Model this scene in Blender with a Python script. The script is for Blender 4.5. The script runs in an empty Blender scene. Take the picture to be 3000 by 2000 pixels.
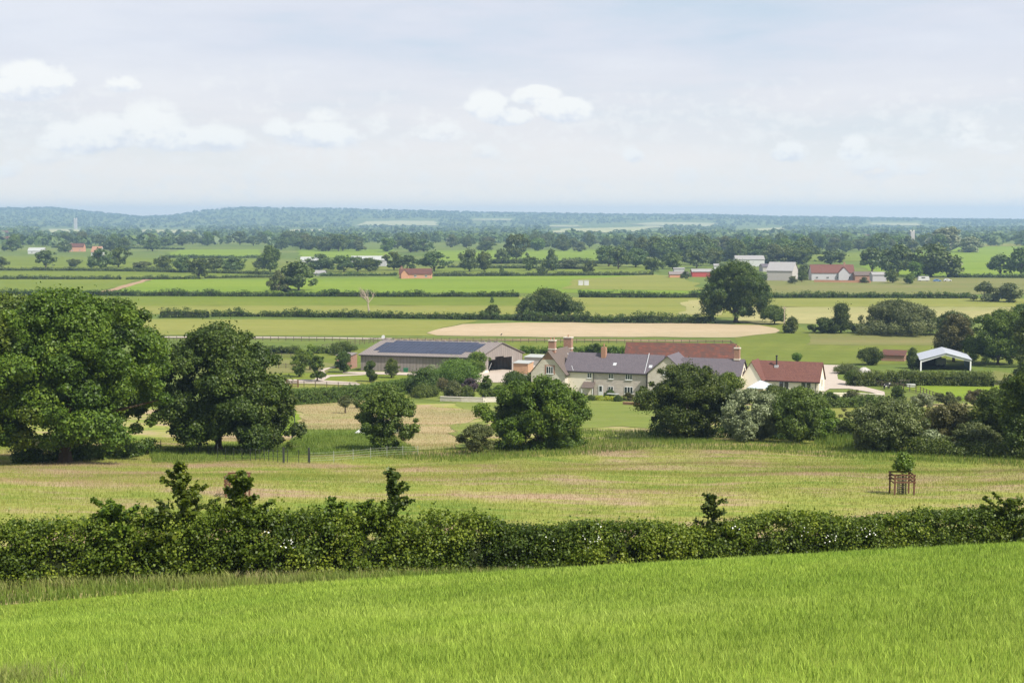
import bpy, math, random
import numpy as np
from mathutils import Vector
from mathutils.geometry import tessellate_polygon

R = np.random.default_rng(7)
random.seed(7)
sc = bpy.context.scene
COL = sc.collection
F = 3266.67                       # focal length in the layout's 2352-wide pixels (50 mm)
PITCH = math.atan((784 - 510) / F)
CP, SP = math.cos(PITCH), math.sin(PITCH)

# ------------------------------------------------------------------ survey helpers
def ray(px, py):
    x = (px - 1176) / F; y = (784 - py) / F
    d = CP + y * SP
    return x / d, (-SP + y * CP) / d          # X per Y, Z per Y

def pchip(xs, ys, x):
    xs = np.asarray(xs, float); ys = np.asarray(ys, float)
    h = np.diff(xs); d = np.diff(ys) / h
    m = np.zeros_like(ys)
    m[0] = d[0]; m[-1] = d[-1]
    for i in range(1, len(xs) - 1):
        if d[i - 1] * d[i] > 0:
            w1 = 2 * h[i] + h[i - 1]; w2 = h[i] + 2 * h[i - 1]
            m[i] = (w1 + w2) / (w1 / d[i - 1] + w2 / d[i])
    x = np.clip(x, xs[0], xs[-1])
    i = np.clip(np.searchsorted(xs, x, side='right') - 1, 0, len(xs) - 2)
    t = (x - xs[i]) / h[i]
    t2, t3 = t * t, t * t * t
    return ((2*t3 - 3*t2 + 1) * ys[i] + (t3 - 2*t2 + t) * h[i] * m[i]
            + (-2*t3 + 3*t2) * ys[i+1] + (t3 - t2) * h[i] * m[i+1])

PROF = [(-70, 5, 5, 5), (0, -1.7, -1.7, -1.7), (15, -5.05, -4.85, -4.65), (30, -8.8, -8.2, -7.5), (44, -11.93, -11.04, -10.16),
        (47, -12.05, -11.9, -11.1), (52, -12.4, -13.1, -12.7), (58, -13.0, -13.8, -14.0), (65, -13.7, -14.5, -14.9),
        (87, -16.0, -16.4, -16.7), (110, -19.2, -19.3, -19.3), (125, -21.2, -21.2, -21.2), (140, -22.6, -22.6, -22.7),
        (160, -24.4, -24.4, -24.6), (200, -27.6, -27.6, -27.7), (245, -30.3, -30.3, -30.2), (300, -31.3, -31.3, -31.2),
        (380, -32, -32, -32), (2500, -32, -32, -32), (3500, -31, -31, -31), (4500, -28, -28, -28), (6000, -19, -19, -19),
        (7500, 4, 4, 2), (9000, 10, 10, 0), (12000, 0, 0, 0)]
PY_ = [p[0] for p in PROF]
RIDX = [-800, -300, 0, 120, 240, 330, 400, 470, 560, 750, 950, 1150, 1400, 1650, 1780, 2000, 2352, 2700, 3200]
RIDY = [482, 480, 482, 480, 492, 501, 499, 487, 481, 482, 487, 492, 495, 496, 500, 503, 508, 508, 508]

def wave2(x, y, scale, seed, n=10):
    r = np.random.default_rng(seed)
    o = np.zeros_like(x, dtype=float)
    for _ in range(n):
        a = r.uniform(0, 6.283); k = r.uniform(.5, 1.8) * 6.283 / scale
        o += np.sin(x * math.cos(a) * k + y * math.sin(a) * k + r.uniform(0, 6.283))
    return o / math.sqrt(n / 2.0) / 1.6

def H(X, Y):
    X = np.asarray(X, float); Y = np.asarray(Y, float)
    s = np.clip(X / np.maximum(Y, 14.0), -.45, .45) / .36
    l = pchip(PY_, [p[1] for p in PROF], Y); c = pchip(PY_, [p[2] for p in PROF], Y); r = pchip(PY_, [p[3] for p in PROF], Y)
    q = c + (r - l) / 2 * s + ((r + l) / 2 - c) * s * s
    # distant ridge
    px = 1176 + np.clip(X / np.maximum(Y, 14.0), -.8, .8) * F
    rz = (510 - np.interp(px, RIDX, RIDY)) / F * 9500
    w = np.clip((Y - 6500) / 2600, 0, 1); w = w * w * (3 - 2 * w)
    w2 = np.clip((Y - 9700) / 2000, 0, 1)
    q = q * (1 - w) + w * (rz * (1 - w2 * .5))
    f = np.clip((Y - 2600) / 2500, 0, 1)
    q = q + f * (wave2(X, Y, 1500, 3) * 4.0) * (1 - .75 * w)
    n = np.clip((Y - 60) / 30, 0, 1) * np.clip((230 - Y) / 60, 0, 1)
    return q + n * wave2(X, Y, 26, 5) * .16

def h1(x, y): return float(H(np.array([x]), np.array([y]))[0])

YS = np.geomspace(6, 11000, 3000)
def g(px, py, ymin=6.0):
    """ground point seen at a layout pixel"""
    a, b = ray(px, py)
    ys = YS[YS >= ymin]
    hit = np.nonzero(H(a * ys, ys) >= b * ys)[0]
    i = hit[0] if len(hit) else len(ys) - 1
    y0, y1 = (ys[i - 1] if i else ys[0]), ys[i]
    for _ in range(14):
        m = (y0 + y1) / 2
        if h1(a * m, m) >= b * m: y1 = m
        else: y0 = m
    return (a * y1, y1, h1(a * y1, y1))
def at(px, py, Y):
    a, b = ray(px, py); return (a * Y, Y, b * Y)
def proj(X, Y, Z):
    xx, zz = X / Y, Z / Y
    den = CP - zz * SP
    return 1176 + F * xx / den, 784 - F * (zz * CP + SP) / den

# ------------------------------------------------------------------ object helpers
def tag(o, label=None, cat=None, group=None, kind=None):
    if label: o['label'] = label
    if cat: o['category'] = cat
    if group: o['group'] = group
    if kind: o['kind'] = kind
    return o
def link(o, parent=None):
    COL.objects.link(o)
    if parent is not None: o.parent = parent
    return o
def empty(name, loc, label, cat, group=None):
    o = bpy.data.objects.new(name, None); o.location = loc
    link(o); return tag(o, label, cat, group)
def mesh_np(name, V, Fq, mats, midx=None, tint=None, parent=None, smooth=False, origin=None):
    """V (n,3), Fq (m,k) all faces the same size"""
    V = np.asarray(V, np.float32)
    if origin is not None: V = V - np.asarray(origin, np.float32)
    me = bpy.data.meshes.new(name)
    m, k = Fq.shape
    me.vertices.add(len(V)); me.vertices.foreach_set('co', V.ravel())
    me.loops.add(m * k); me.loops.foreach_set('vertex_index', Fq.astype(np.int32).ravel())
    me.polygons.add(m); me.polygons.foreach_set('loop_start', np.arange(0, m * k, k, dtype=np.int32))
    me.polygons.foreach_set('loop_total', np.full(m, k, np.int32))
    if midx is not None: me.polygons.foreach_set('material_index', np.asarray(midx, np.int32))
    if smooth: me.polygons.foreach_set('use_smooth', np.ones(m, bool))
    if tint is not None:
        at_ = me.attributes.new('tint', 'FLOAT', 'FACE'); at_.data.foreach_set('value', np.asarray(tint, np.float32))
    me.update(calc_edges=True)
    for mm in (mats if isinstance(mats, (list, tuple)) else [mats]): me.materials.append(mm)
    o = bpy.data.objects.new(name, me)
    link(o, parent)
    if origin is not None and parent is None: o.location = origin
    return o

class MB:
    def __init__(s): s.v = []; s.f = []; s.m = []
    def poly(s, pts, m=0):
        i = len(s.v); s.v += [tuple(p) for p in pts]; s.f.append(tuple(range(i, i + len(pts)))); s.m.append(m)
    def hexa(s, b, t, m=0):
        """b, t: four bottom and four top points, same winding"""
        i = len(s.v); s.v += [tuple(p) for p in b] + [tuple(p) for p in t]
        for q in ((3, 2, 1, 0), (4, 5, 6, 7), (0, 1, 5, 4), (1, 2, 6, 5), (2, 3, 7, 6), (3, 0, 4, 7)):
            s.f.append(tuple(i + k for k in q)); s.m.append(m)
    def box(s, P, a0, a1, b0, b1, z0, z1, m=0):
        s.hexa([P(a0, b0, z0), P(a1, b0, z0), P(a1, b1, z0), P(a0, b1, z0)], [P(a0, b0, z1), P(a1, b0, z1), P(a1, b1, z1), P(a0, b1, z1)], m)
    def tube(s, pts, rs, n=6, m=0, cap=True):
        rings = []
        for k, p in enumerate(pts):
            p = Vector(p)
            d = (Vector(pts[min(k + 1, len(pts) - 1)]) - Vector(pts[max(k - 1, 0)])).normalized()
            u = d.cross(Vector((0, 0, 1)) if abs(d.z) < .9 else Vector((1, 0, 0))).normalized(); w = d.cross(u)
            ring = []
            for j in range(n):
                a = 6.2832 * j / n
                q = p + (u * math.cos(a) + w * math.sin(a)) * rs[k]
                ring.append(len(s.v)); s.v.append(tuple(q))
            rings.append(ring)
        for k in range(len(rings) - 1):
            for j in range(n):
                s.f.append((rings[k][j], rings[k][(j + 1) % n], rings[k + 1][(j + 1) % n], rings[k + 1][j])); s.m.append(m)
        if cap:
            s.f.append(tuple(rings[0][::-1])); s.m.append(m); s.f.append(tuple(rings[-1])); s.m.append(m)
    def build(s, name, mats, parent=None, smooth=False):
        me = bpy.data.meshes.new(name)
        off = Vector((0, 0, 0))
        if parent is not None:
            p = parent
            while p is not None: off += p.location; p = p.parent
        me.from_pydata([tuple(Vector(v) - off) for v in s.v], [], s.f)
        me.polygons.foreach_set('material_index', s.m)
        if smooth: me.polygons.foreach_set('use_smooth', [True] * len(s.f))
        for mm in (mats if isinstance(mats, (list, tuple)) else [mats]): me.materials.append(mm)
        me.update()
        o = bpy.data.objects.new(name, me)
        return link(o, parent)
def W(a, b, z): return (a, b, z)
def frame(O, ang):
    c, s_ = math.cos(ang), math.sin(ang)
    return lambda a, b, z: (O[0] + a * c - b * s_, O[1] + a * s_ + b * c, z)

# ------------------------------------------------------------------ materials
def srgb(r, g_, b, k=1.0):
    f = lambda c: ((c / 255 + .055) / 1.055) ** 2.4 if c > 10 else c / 255 / 12.92
    return (f(r) * k, f(g_) * k, f(b) * k, 1)
class NT:
    def __init__(s, name):
        s.m = bpy.data.materials.new(name); s.m.use_nodes = True; s.t = s.m.node_tree; s.t.nodes.clear()
        s.out = s.t.nodes.new('ShaderNodeOutputMaterial')
    def n(s, typ, **kw):
        x = s.t.nodes.new('ShaderNode' + typ)
        for k, v in kw.items():
            if k.startswith('i_'):
                x.inputs[k[2:].replace('_', ' ')].default_value = v
            else: setattr(x, k, v)
        return x
    def l(s, a, b): s.t.links.new(a, b)
    def ramp(s, fac, stops, interp='LINEAR'):
        r = s.t.nodes.new('ShaderNodeValToRGB'); e = r.color_ramp.elements; r.color_ramp.interpolation = interp
        while len(e) < len(stops): e.new(.5)
        for i, (p, c) in enumerate(stops): e[i].position = p; e[i].color = c
        s.l(fac, r.inputs[0]); return r.outputs[0]
    def coord(s, scale=(1, 1, 1), rot=(0, 0, 0), src='Object'):
        tc = s.n('TexCoord'); mp = s.n('Mapping'); mp.inputs['Scale'].default_value = scale; mp.inputs['Rotation'].default_value = rot
        s.l(tc.outputs[src], mp.inputs[0]); return mp.outputs[0]
    def noise(s, vec, scale, detail=4, rough=.55):
        x = s.n('TexNoise'); x.inputs['Scale'].default_value = scale; x.inputs['Detail'].default_value = detail; x.inputs['Roughness'].default_value = rough
        s.l(vec, x.inputs['Vector']); return x.outputs['Fac']
    def mix(s, fac, a, b, mode='MIX'):
        x = s.n('Mix', data_type='RGBA', blend_type=mode)
        for sock, v in ((x.inputs[0], fac), (x.inputs[6], a), (x.inputs[7], b)):
            if hasattr(v, 'links'): s.l(v, sock)
            else: sock.default_value = v
        return x.outputs[2]
    def math(s, op, a, b=0.0, clamp=False):
        x = s.n('Math', operation=op, use_clamp=clamp)
        for sock, v in ((x.inputs[0], a), (x.inputs[1], b)):
            if hasattr(v, 'links'): s.l(v, sock)
            else: sock.default_value = v
        return x.outputs[0]
    def surf(s, col, rough=.85, spec=.2, metal=0, bump=None, bs=.3, bd=.05):
        p = s.n('BsdfPrincipled'); p.inputs['Roughness'].default_value = rough; p.inputs['Specular IOR Level'].default_value = spec
        p.inputs['Metallic'].default_value = metal
        if hasattr(col, 'links'): s.l(col, p.inputs['Base Color'])
        else: p.inputs['Base Color'].default_value = col
        if bump is not None:
            b = s.n('Bump'); b.inputs['Strength'].default_value = bs; b.inputs['Distance'].default_value = bd
            s.l(bump, b.inputs['Height']); s.l(b.outputs[0], p.inputs['Normal'])
        s.l(p.outputs[0], s.out.inputs[0]); return s.m

def plain(name, col, rough=.7, spec=.3, metal=0, var=.25, vs=2.0):
    t = NT(name); v = t.noise(t.coord(), vs, 5)
    c = t.mix(v, tuple(x * (1 - var) for x in col[:3]) + (1,), tuple(min(1, x * (1 + var)) for x in col[:3]) + (1,))
    return t.surf(c, rough, spec, metal)

def grass_mat(name, cols, big=.02, streak=(1, 1), fine=3.0, stripes=None, blades=False, pos=(.3, .5, .68), tr=.3, trange=(.5, 1.3)):
    tr_ = tr
    """cols: three grass colours mixed by broad patches, streaks and fine grain"""
    t = NT(name)
    geo = t.n('NewGeometry')
    def m(scale):
        mp = t.n('Mapping'); mp.inputs['Scale'].default_value = scale; t.l(geo.outputs['Position'], mp.inputs[0]); return mp.outputs[0]
    a = t.noise(m((big * streak[0], big * streak[1], 0)), 1.0, 6, .62)
    b = t.noise(m((.35 * streak[0], .35 * streak[1], 0)), 1.0, 5, .6)
    f = t.math('ADD', t.math('MULTIPLY', a, .6), t.math('MULTIPLY', b, .4))
    c = t.ramp(f, [(pos[0], cols[0]), (pos[1], cols[1]), (pos[2], cols[2])])
    fn = t.noise(m((fine * streak[0], fine * streak[1], fine)), 1.0, 3, .7)
    c = t.mix(t.math('MULTIPLY', t.math('SUBTRACT', fn, .35, True), 1.6, True), c, (.42, .48, .38, 1), 'MULTIPLY') if not blades else c
    dr = t.noise(m((big * .45 * streak[0] * 1.5, big * .45 * streak[1], 0)), 1.0, 3, .6)
    c = t.mix(t.math('MULTIPLY', t.math('SUBTRACT', dr, .44, True), 4.0, True), c, (.80, .86, .78, 1), 'MULTIPLY')
    if stripes:
        ang, wd, amt = stripes
        mp = t.n('Mapping'); mp.inputs['Rotation'].default_value = (0, 0, ang); t.l(geo.outputs['Position'], mp.inputs[0])
        w = t.n('TexWave', wave_type='BANDS', bands_direction='X'); w.inputs['Scale'].default_value = 6.283 / wd / 20; w.inputs['Distortion'].default_value = 1.2
        w.inputs['Detail'].default_value = 2; w.inputs['Detail Scale'].default_value = .3
        t.l(mp.outputs[0], w.inputs[0])
        c = t.mix(t.math('MULTIPLY', w.outputs['Fac'], amt), c, tuple(x * .72 for x in cols[1][:3]) + (1,))
    if not blades:
        return t.surf(c, .95, .1)
    at_ = t.n('Attribute', attribute_name='tint')
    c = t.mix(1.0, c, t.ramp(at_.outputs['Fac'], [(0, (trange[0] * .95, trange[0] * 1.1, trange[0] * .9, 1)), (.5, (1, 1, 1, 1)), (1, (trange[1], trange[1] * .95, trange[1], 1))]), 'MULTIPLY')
    d = t.n('BsdfPrincipled'); d.inputs['Roughness'].default_value = .55; d.inputs['Specular IOR Level'].default_value = .25
    tr = t.n('BsdfTranslucent'); mx = t.n('MixShader'); mx.inputs[0].default_value = tr_
    t.l(c, d.inputs['Base Color']); t.l(c, tr.inputs['Color']); t.l(d.outputs[0], mx.inputs[1]); t.l(tr.outputs[0], mx.inputs[2]); t.l(mx.outputs[0], t.out.inputs[0])
    return t.m

def leaf_mat(name, dark, mid, light, trans=.25, rough=.5):
    t = NT(name)
    at_ = t.n('Attribute', attribute_name='tint'); oi = t.n('ObjectInfo')
    c = t.ramp(at_.outputs['Fac'], [(0, dark), (.5, mid), (1, light)])
    v = t.math('ADD', t.math('MULTIPLY', oi.outputs['Random'], .3), .85)
    cc = t.n('HueSaturation'); t.l(c, cc.inputs['Color']); t.l(v, cc.inputs['Value'])
    t.l(t.math('ADD', t.math('MULTIPLY', oi.outputs['Random'], .03), .487), cc.inputs['Hue'])
    c = cc.outputs[0]
    d = t.n('BsdfPrincipled'); d.inputs['Roughness'].default_value = rough; d.inputs['Specular IOR Level'].default_value = .3
    tr = t.n('BsdfTranslucent'); mx = t.n('MixShader'); mx.inputs[0].default_value = trans
    t.l(c, d.inputs['Base Color'])
    tc = t.mix(1.0, c, (1.1, 1.25, .6, 1), 'MULTIPLY'); t.l(tc, tr.inputs['Color'])
    t.l(d.outputs[0], mx.inputs[1]); t.l(tr.outputs[0], mx.inputs[2]); t.l(mx.outputs[0], t.out.inputs[0])
    return t.m
def c3(r, g_, b): return (r, g_, b, 1)
M = {}
M['oak'] = leaf_mat('oak_leaf', c3(0.0391, 0.0682, 0.0063), c3(0.0920, 0.1430, 0.0126), c3(0.1898, 0.2420, 0.0252), trans=.32)
M['darkleaf'] = leaf_mat('dark_leaf', c3(0.0291, 0.0497, 0.0072), c3(0.0694, 0.1058, 0.0144), c3(0.1456, 0.1782, 0.0270), trans=.3)
M['olive'] = leaf_mat('olive_leaf', c3(0.0432, 0.0648, 0.0090), c3(0.0994, 0.1318, 0.0200), c3(0.1836, 0.2106, 0.0360), trans=.3)
M['bright'] = leaf_mat('bright_leaf', c3(.05, .085, .008), c3(.115, .175, .018), c3(.21, .27, .035), trans=.3)
M['silver'] = leaf_mat('silver_leaf', c3(0.0900, 0.1080, 0.0438), c3(0.2040, 0.2280, 0.1125), c3(0.3840, 0.4200, 0.2500), trans=.2)
M['greyleaf'] = leaf_mat('grey_green_leaf', c3(.05, .06, .016), c3(.11, .125, .035), c3(.19, .20, .075), trans=.22)
M['brownleaf'] = leaf_mat('copper_leaf', c3(.045, .042, .014), c3(.10, .088, .03), c3(.16, .14, .05), trans=.2)
M['hedge'] = leaf_mat('hedge_leaf', c3(0.0358, 0.0594, 0.0063), c3(0.1030, 0.1458, 0.0126), c3(0.2464, 0.2808, 0.0288), trans=.32)
M['clipped'] = leaf_mat('clipped_hedge_leaf', c3(.05, .08, .012), c3(.10, .145, .02), c3(.16, .20, .03))
M['gold'] = leaf_mat('golden_leaf', c3(.22, .25, .02), c3(.38, .42, .03), c3(.5, .52, .06))
M['farleaf'] = leaf_mat('far_leaf', c3(0.0468, 0.0732, 0.0176), c3(0.0884, 0.1281, 0.0264), c3(0.1690, 0.2013, 0.0462), trans=.2)
M['purple'] = leaf_mat('purple_leaf', c3(.05, .035, .04), c3(.09, .06, .065), c3(.14, .1, .1), trans=.1)
M['blossom'] = plain('white_blossom', c3(.78, .78, .70), .8, .1, var=.1)
M['bark'] = plain('bark', c3(.085, .062, .042), .95, .1, var=.45, vs=4)
M['deadwood'] = plain('dead_wood', c3(.36, .29, .22), .9, .1, var=.3, vs=4)
M['core'] = plain('light_block_core', c3(.022, .028, .010), 1, 0, var=.3)  # dark twig tone for the solid core added to block light in hedges
M['iron'] = plain('dark_iron', c3(.03, .035, .03), .6, .4)
M['rail'] = plain('weathered_rail', c3(.12, .095, .07), .9, .1, var=.35, vs=6)
M['newwood'] = plain('stained_timber', c3(.13, .065, .04), .8, .2, var=.35, vs=6)

# foreground crop
M['crop'] = grass_mat('crop_blade', [c3(0.237, 0.364, 0.046), c3(0.308, 0.416, 0.063), c3(0.389, 0.468, 0.109)], big=.06, blades=True, tr=.35, trange=(.38, 1.5))
M['cropground'] = grass_mat('crop_ground', [c3(0.161, 0.220, 0.022), c3(0.196, 0.250, 0.030), c3(0.230, 0.270, 0.040)], big=.06, fine=14)
MEAD = [c3(.155, .225, .033), c3(.285, .29, .068), c3(.385, .28, .175)]
M['meadow'] = grass_mat('meadow_ground', MEAD, big=.085, streak=(.5, 1.35), fine=2.2, pos=(.38, .49, .58))
M['meadowblade'] = grass_mat('meadow_blade', MEAD, big=.085, streak=(.5, 1.35), blades=True, pos=(.38, .49, .58), trange=(.78, 1.22))
ROUGH = [c3(.12, .19, .03), c3(.19, .25, .045), c3(.30, .28, .11)]
M['roughblade'] = grass_mat('rough_blade', ROUGH, big=.25, streak=(.6, 1.2), blades=True)
M['seedblade'] = grass_mat('seed_head_blade', [c3(.2, .25, .05), c3(.30, .31, .10), c3(.42, .36, .19)], big=.35, blades=True, trange=(.65, 1.35))
M['lawn'] = grass_mat('lawn', [c3(.13, .175, .03), c3(.185, .215, .045), c3(.26, .25, .085)], big=.09, streak=(.35, 1.6), fine=1.5, stripes=(1.2, 5.5, .3))
M['pinkgrass'] = grass_mat('pink_long_grass', [c3(.23, .26, .07), c3(.36, .285, .145), c3(.43, .32, .19)], big=.12, streak=(.5, 1.4), fine=2.5)
M['pinkblade'] = grass_mat('pink_long_grass_blade', [c3(.23, .26, .07), c3(.38, .295, .15), c3(.46, .34, .2)], big=.12, streak=(.5, 1.4), blades=True, trange=(.75, 1.3))
M['lush'] = grass_mat('lush_grass', [c3(.095, .15, .02), c3(.135, .19, .03), c3(.18, .22, .045)], big=.09, fine=2.5)
M['lushblade'] = grass_mat('lush_grass_blade', [c3(.095, .15, .02), c3(.135, .19, .03), c3(.18, .22, .045)], big=.09, blades=True)
M['valley'] = grass_mat('valley_ground', [c3(0.078, 0.118, 0.022), c3(0.129, 0.168, 0.032), c3(0.202, 0.193, 0.058)], big=.004, streak=(.6, 1.5), fine=.2)
M['f_green'] = grass_mat('field_green', [c3(0.119, 0.156, 0.016), c3(0.152, 0.190, 0.022), c3(0.188, 0.204, 0.030)], big=.012, streak=(.5, 2), fine=.5, stripes=(.2, 9, .15))
M['f_bright'] = grass_mat('field_bright_green', [c3(0.137, 0.196, 0.018), c3(0.171, 0.238, 0.021), c3(0.213, 0.259, 0.030)], big=.012, streak=(.4, 2.5), fine=.5)
M['f_yellow'] = grass_mat('field_yellow_green', [c3(0.164, 0.187, 0.033), c3(0.222, 0.226, 0.048), c3(0.270, 0.250, 0.074)], big=.02, streak=(.25, 2.5), fine=.7, stripes=(1.4, 7, .2))
M['f_tan'] = grass_mat('field_ripe', [c3(0.363, 0.279, 0.160), c3(0.432, 0.330, 0.213), c3(0.484, 0.381, 0.267)], big=.02, streak=(.3, 2.2), fine=.8, stripes=(1.45, 6, .18))
M['f_straw'] = grass_mat('field_straw', [c3(0.255, 0.255, 0.085), c3(0.340, 0.306, 0.128), c3(0.425, 0.357, 0.170)], big=.015, streak=(.3, 2.2), fine=.5, stripes=(.6, 11, .35))
M['f_olive'] = grass_mat('field_olive', [c3(0.128, 0.153, 0.034), c3(0.178, 0.178, 0.055), c3(0.238, 0.187, 0.085)], big=.012, streak=(.35, 3), fine=.5)
M['f_dull'] = grass_mat('field_dull_green', [c3(0.117, 0.145, 0.021), c3(0.152, 0.178, 0.029), c3(0.215, 0.212, 0.043)], big=.02, streak=(.5, 1.6), fine=.9, stripes=(.35, 8, .4))
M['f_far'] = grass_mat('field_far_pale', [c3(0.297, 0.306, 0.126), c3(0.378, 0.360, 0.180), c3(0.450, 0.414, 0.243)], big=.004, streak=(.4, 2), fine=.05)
M['gravel'] = plain('gravel', c3(.40, .34, .28), .95, .1, var=.16, vs=.8)
M['earth'] = plain('bare_earth', c3(.3, .2, .12), .95, .1, var=.2, vs=.5)

# ------------------------------------------------------------------ ground sheet
def ground():
    ys = list(np.arange(-70, 62, .9)); y = 62.0
    while y < 12000:
        y *= 1.0145; ys.append(y)
    ys = np.array(ys); nt = 260
    t = np.linspace(-1, 1, nt)
    t = np.sign(t) * (np.abs(t) ** 1.25)
    YY, TT = np.meshgrid(ys, t, indexing='ij')
    XX = TT * (.74 * np.maximum(YY, 0) + 60)
    ZZ = H(XX, YY)
    V = np.stack([XX, YY, ZZ], -1).reshape(-1, 3)
    i, j = np.meshgrid(np.arange(len(ys) - 1), np.arange(nt - 1), indexing='ij')
    a = (i * nt + j).ravel()
    Fq = np.stack([a, a + 1, a + nt + 1, a + nt], -1)
    mi = (ys[i.ravel()] > 232).astype(int)
    o = mesh_np('ground', V, Fq, [M['meadow'], M['valley']], mi, smooth=True)
    tag(o, kind='structure')
ground()

def rough(P, amp, step):
    out = []
    for i in range(len(P)):
        a, b = np.array(P[i], float), np.array(P[(i + 1) % len(P)], float); d = b - a; L = np.linalg.norm(d)
        if L < 1e-6: continue
        n = max(1, min(60, int(L / step))); nn = np.array([-d[1], d[0]]) / L
        for k in range(n):
            q = a + d * k / n; w_ = 1.0 if 0 < k else .4
            out.append(tuple(q + nn * float(wave2(q[:1], q[1:], step * 4, 17)[0] + .5 * wave2(q[:1], q[1:], step * 1.7, 18)[0]) * amp * w_))
    return out
def sheet(name, poly, mat, off=.05, maxlen=6.0, kind='structure', px=True, ymin=6.0, edge=None):
    """a sheet draped on the ground inside a polygon (layout pixels or world points)"""
    P = [g(x, y, ymin)[:2] for x, y in poly] if px else [tuple(p[:2]) for p in poly]
    if px and edge != 0:
        dd = np.mean([p[1] for p in P]); amp = edge or (.35 + dd * .0018 if mat.name not in ('gravel', 'bare_earth') else .25 + dd * .0006)
        P = rough(P, amp, 2.0 + dd * .012)
    tris = tessellate_polygon([[Vector((p[0], p[1], 0)) for p in P]])
    T = np.array([[P[i] for i in t] for t in tris])           # n,3,2
    while True:
        e = np.stack([np.linalg.norm(T[:, (k + 1) % 3] - T[:, k], axis=1) for k in range(3)], 1)
        if e.max() < maxlen or len(T) > 60000: break
        k = e.argmax(1); big = e.max(1) >= maxlen
        keep = T[~big]; B = T[big]; kb = k[big]
        ar = np.arange(len(B))
        p0, p1, p2 = B[ar, kb], B[ar, (kb + 1) % 3], B[ar, (kb + 2) % 3]
        m = (p0 + p1) / 2
        T = np.concatenate([keep, np.stack([p0, m, p2], 1), np.stack([m, p1, p2], 1)])
    V = T.reshape(-1, 2)
    key, inv = np.unique(np.round(V, 3), axis=0, return_inverse=True)
    Z = H(key[:, 0], key[:, 1]) + off
    fc = inv.reshape(-1, 3)
    a, b, c = key[fc[:, 0]], key[fc[:, 1]], key[fc[:, 2]]
    cr = (b[:, 0] - a[:, 0]) * (c[:, 1] - a[:, 1]) - (b[:, 1] - a[:, 1]) * (c[:, 0] - a[:, 0])
    fc[cr < 0] = fc[cr < 0][:, ::-1]
    o = mesh_np(name, np.column_stack([key, Z]), fc, mat, smooth=True)
    return tag(o, kind=kind)

def in_poly(X, Y, P):
    r = np.zeros(len(X), bool); n = len(P)
    for i in range(n):
        x0, y0 = P[i]; x1, y1 = P[(i + 1) % n]
        c = ((y0 > Y) != (y1 > Y)) & (X < (x1 - x0) * (Y - y0) / ((y1 - y0) or 1e-9) + x0)
        r ^= c
    return r

# far to near field sheets ------------------------------------------------
def field(poly, mat, off): return sheet('field', poly, M[mat], off, maxlen=60)
field([(-200, 622), (300, 622), (640, 629), (640, 596), (300, 592), (-200, 588)], 'f_green', .10)
field([(-200, 639), (660, 639), (660, 630), (300, 623), (-200, 623)], 'f_green', .12)
field([(385, 590), (600, 590), (600, 573), (420, 574), (385, 580)], 'f_bright', .20)
field([(690, 592), (900, 592), (905, 573), (690, 573)], 'f_bright', .20)
field([(640, 630), (1000, 632), (1000, 615), (700, 604), (640, 604)], 'f_dull', .14)
field([(1000, 600), (1380, 600), (1380, 574), (1000, 576)], 'f_bright', .21)
field([(1000, 632), (1500, 630), (1500, 612), (1000, 613)], 'f_green', .14)
field([(1800, 600), (2000, 600), (2000, 580), (1830, 584)], 'f_green', .2)
field([(1985, 632), (2500, 638), (2500, 566), (2200, 566), (1985, 590)], 'f_bright', .15)
field([(2190, 566), (2500, 566), (2500, 558), (2230, 561)], 'f_yellow', .35)
field([(-200, 670), (235, 670), (330, 642), (-200, 642)], 'f_green', .11)
field([(258, 670), (670, 672), (650, 641), (345, 642)], 'f_bright', .11)
sheet('path', [(232, 670), (258, 670), (352, 642), (330, 642)], M['earth'], .13, maxlen=60)
field([(655, 672), (1620, 674), (1510, 631), (1000, 636), (650, 640)], 'f_bright', .11)
field([(1290, 664), (1620, 668), (1570, 636), (1500, 631), (1320, 642)], 'f_yellow', .2)
field([(1700, 676), (2500, 676), (2500, 640), (2150, 638), (1700, 640)], 'f_olive', .11)
field([(-200, 722), (1200, 722), (1200, 702), (-200, 702)], 'f_yellow', .10)
field([(-200, 702), (1200, 702), (1190, 682), (-200, 680)], 'f_green', .10)
field([(1200, 726), (1700, 730), (1700, 684), (1190, 682)], 'f_yellow', .09)
field([(1560, 722), (1660, 724), (1660, 688), (1580, 690)], 'f_straw', .15)
field([(1700, 742), (1900, 745), (2160, 740), (2500, 732), (2500, 705), (1700, 705)], 'f_straw', .08)
field([(1700, 705), (2500, 705), (2500, 686), (1700, 685)], 'f_yellow', .08)
field([(1690, 836), (2600, 836), (2600, 770), (1860, 762), (1820, 744), (1690, 744)], 'f_dull', .05)
field([(1850, 792), (2160, 794), (2160, 769), (1860, 767)], 'f_olive', .09)
field([(-200, 768), (900, 771), (1010, 771), (975, 766), (1060, 744), (1100, 736), (-200, 730)], 'f_yellow', .06)
field([(980, 765), (1020, 754), (1065, 745), (1200, 741), (1600, 743), (1740, 747), (1785, 754), (1780, 765), (1690, 775), (1200, 774), (1000, 771)], 'f_tan', .10)
sheet('path', [(-100, 775.5), (500, 776.5), (900, 779), (900, 776.5), (500, 773.5), (-100, 772.5)], M['gravel'], .09, maxlen=30)
sheet('path', [(900, 781), (1680, 784), (1680, 782), (900, 778.5)], M['earth'], .09, maxlen=30)
field([(500, 812), (840, 800), (900, 784), (1700, 788), (1700, 830), (1200, 826), (900, 812), (820, 835), (500, 838)], 'f_dull', .05)
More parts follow.
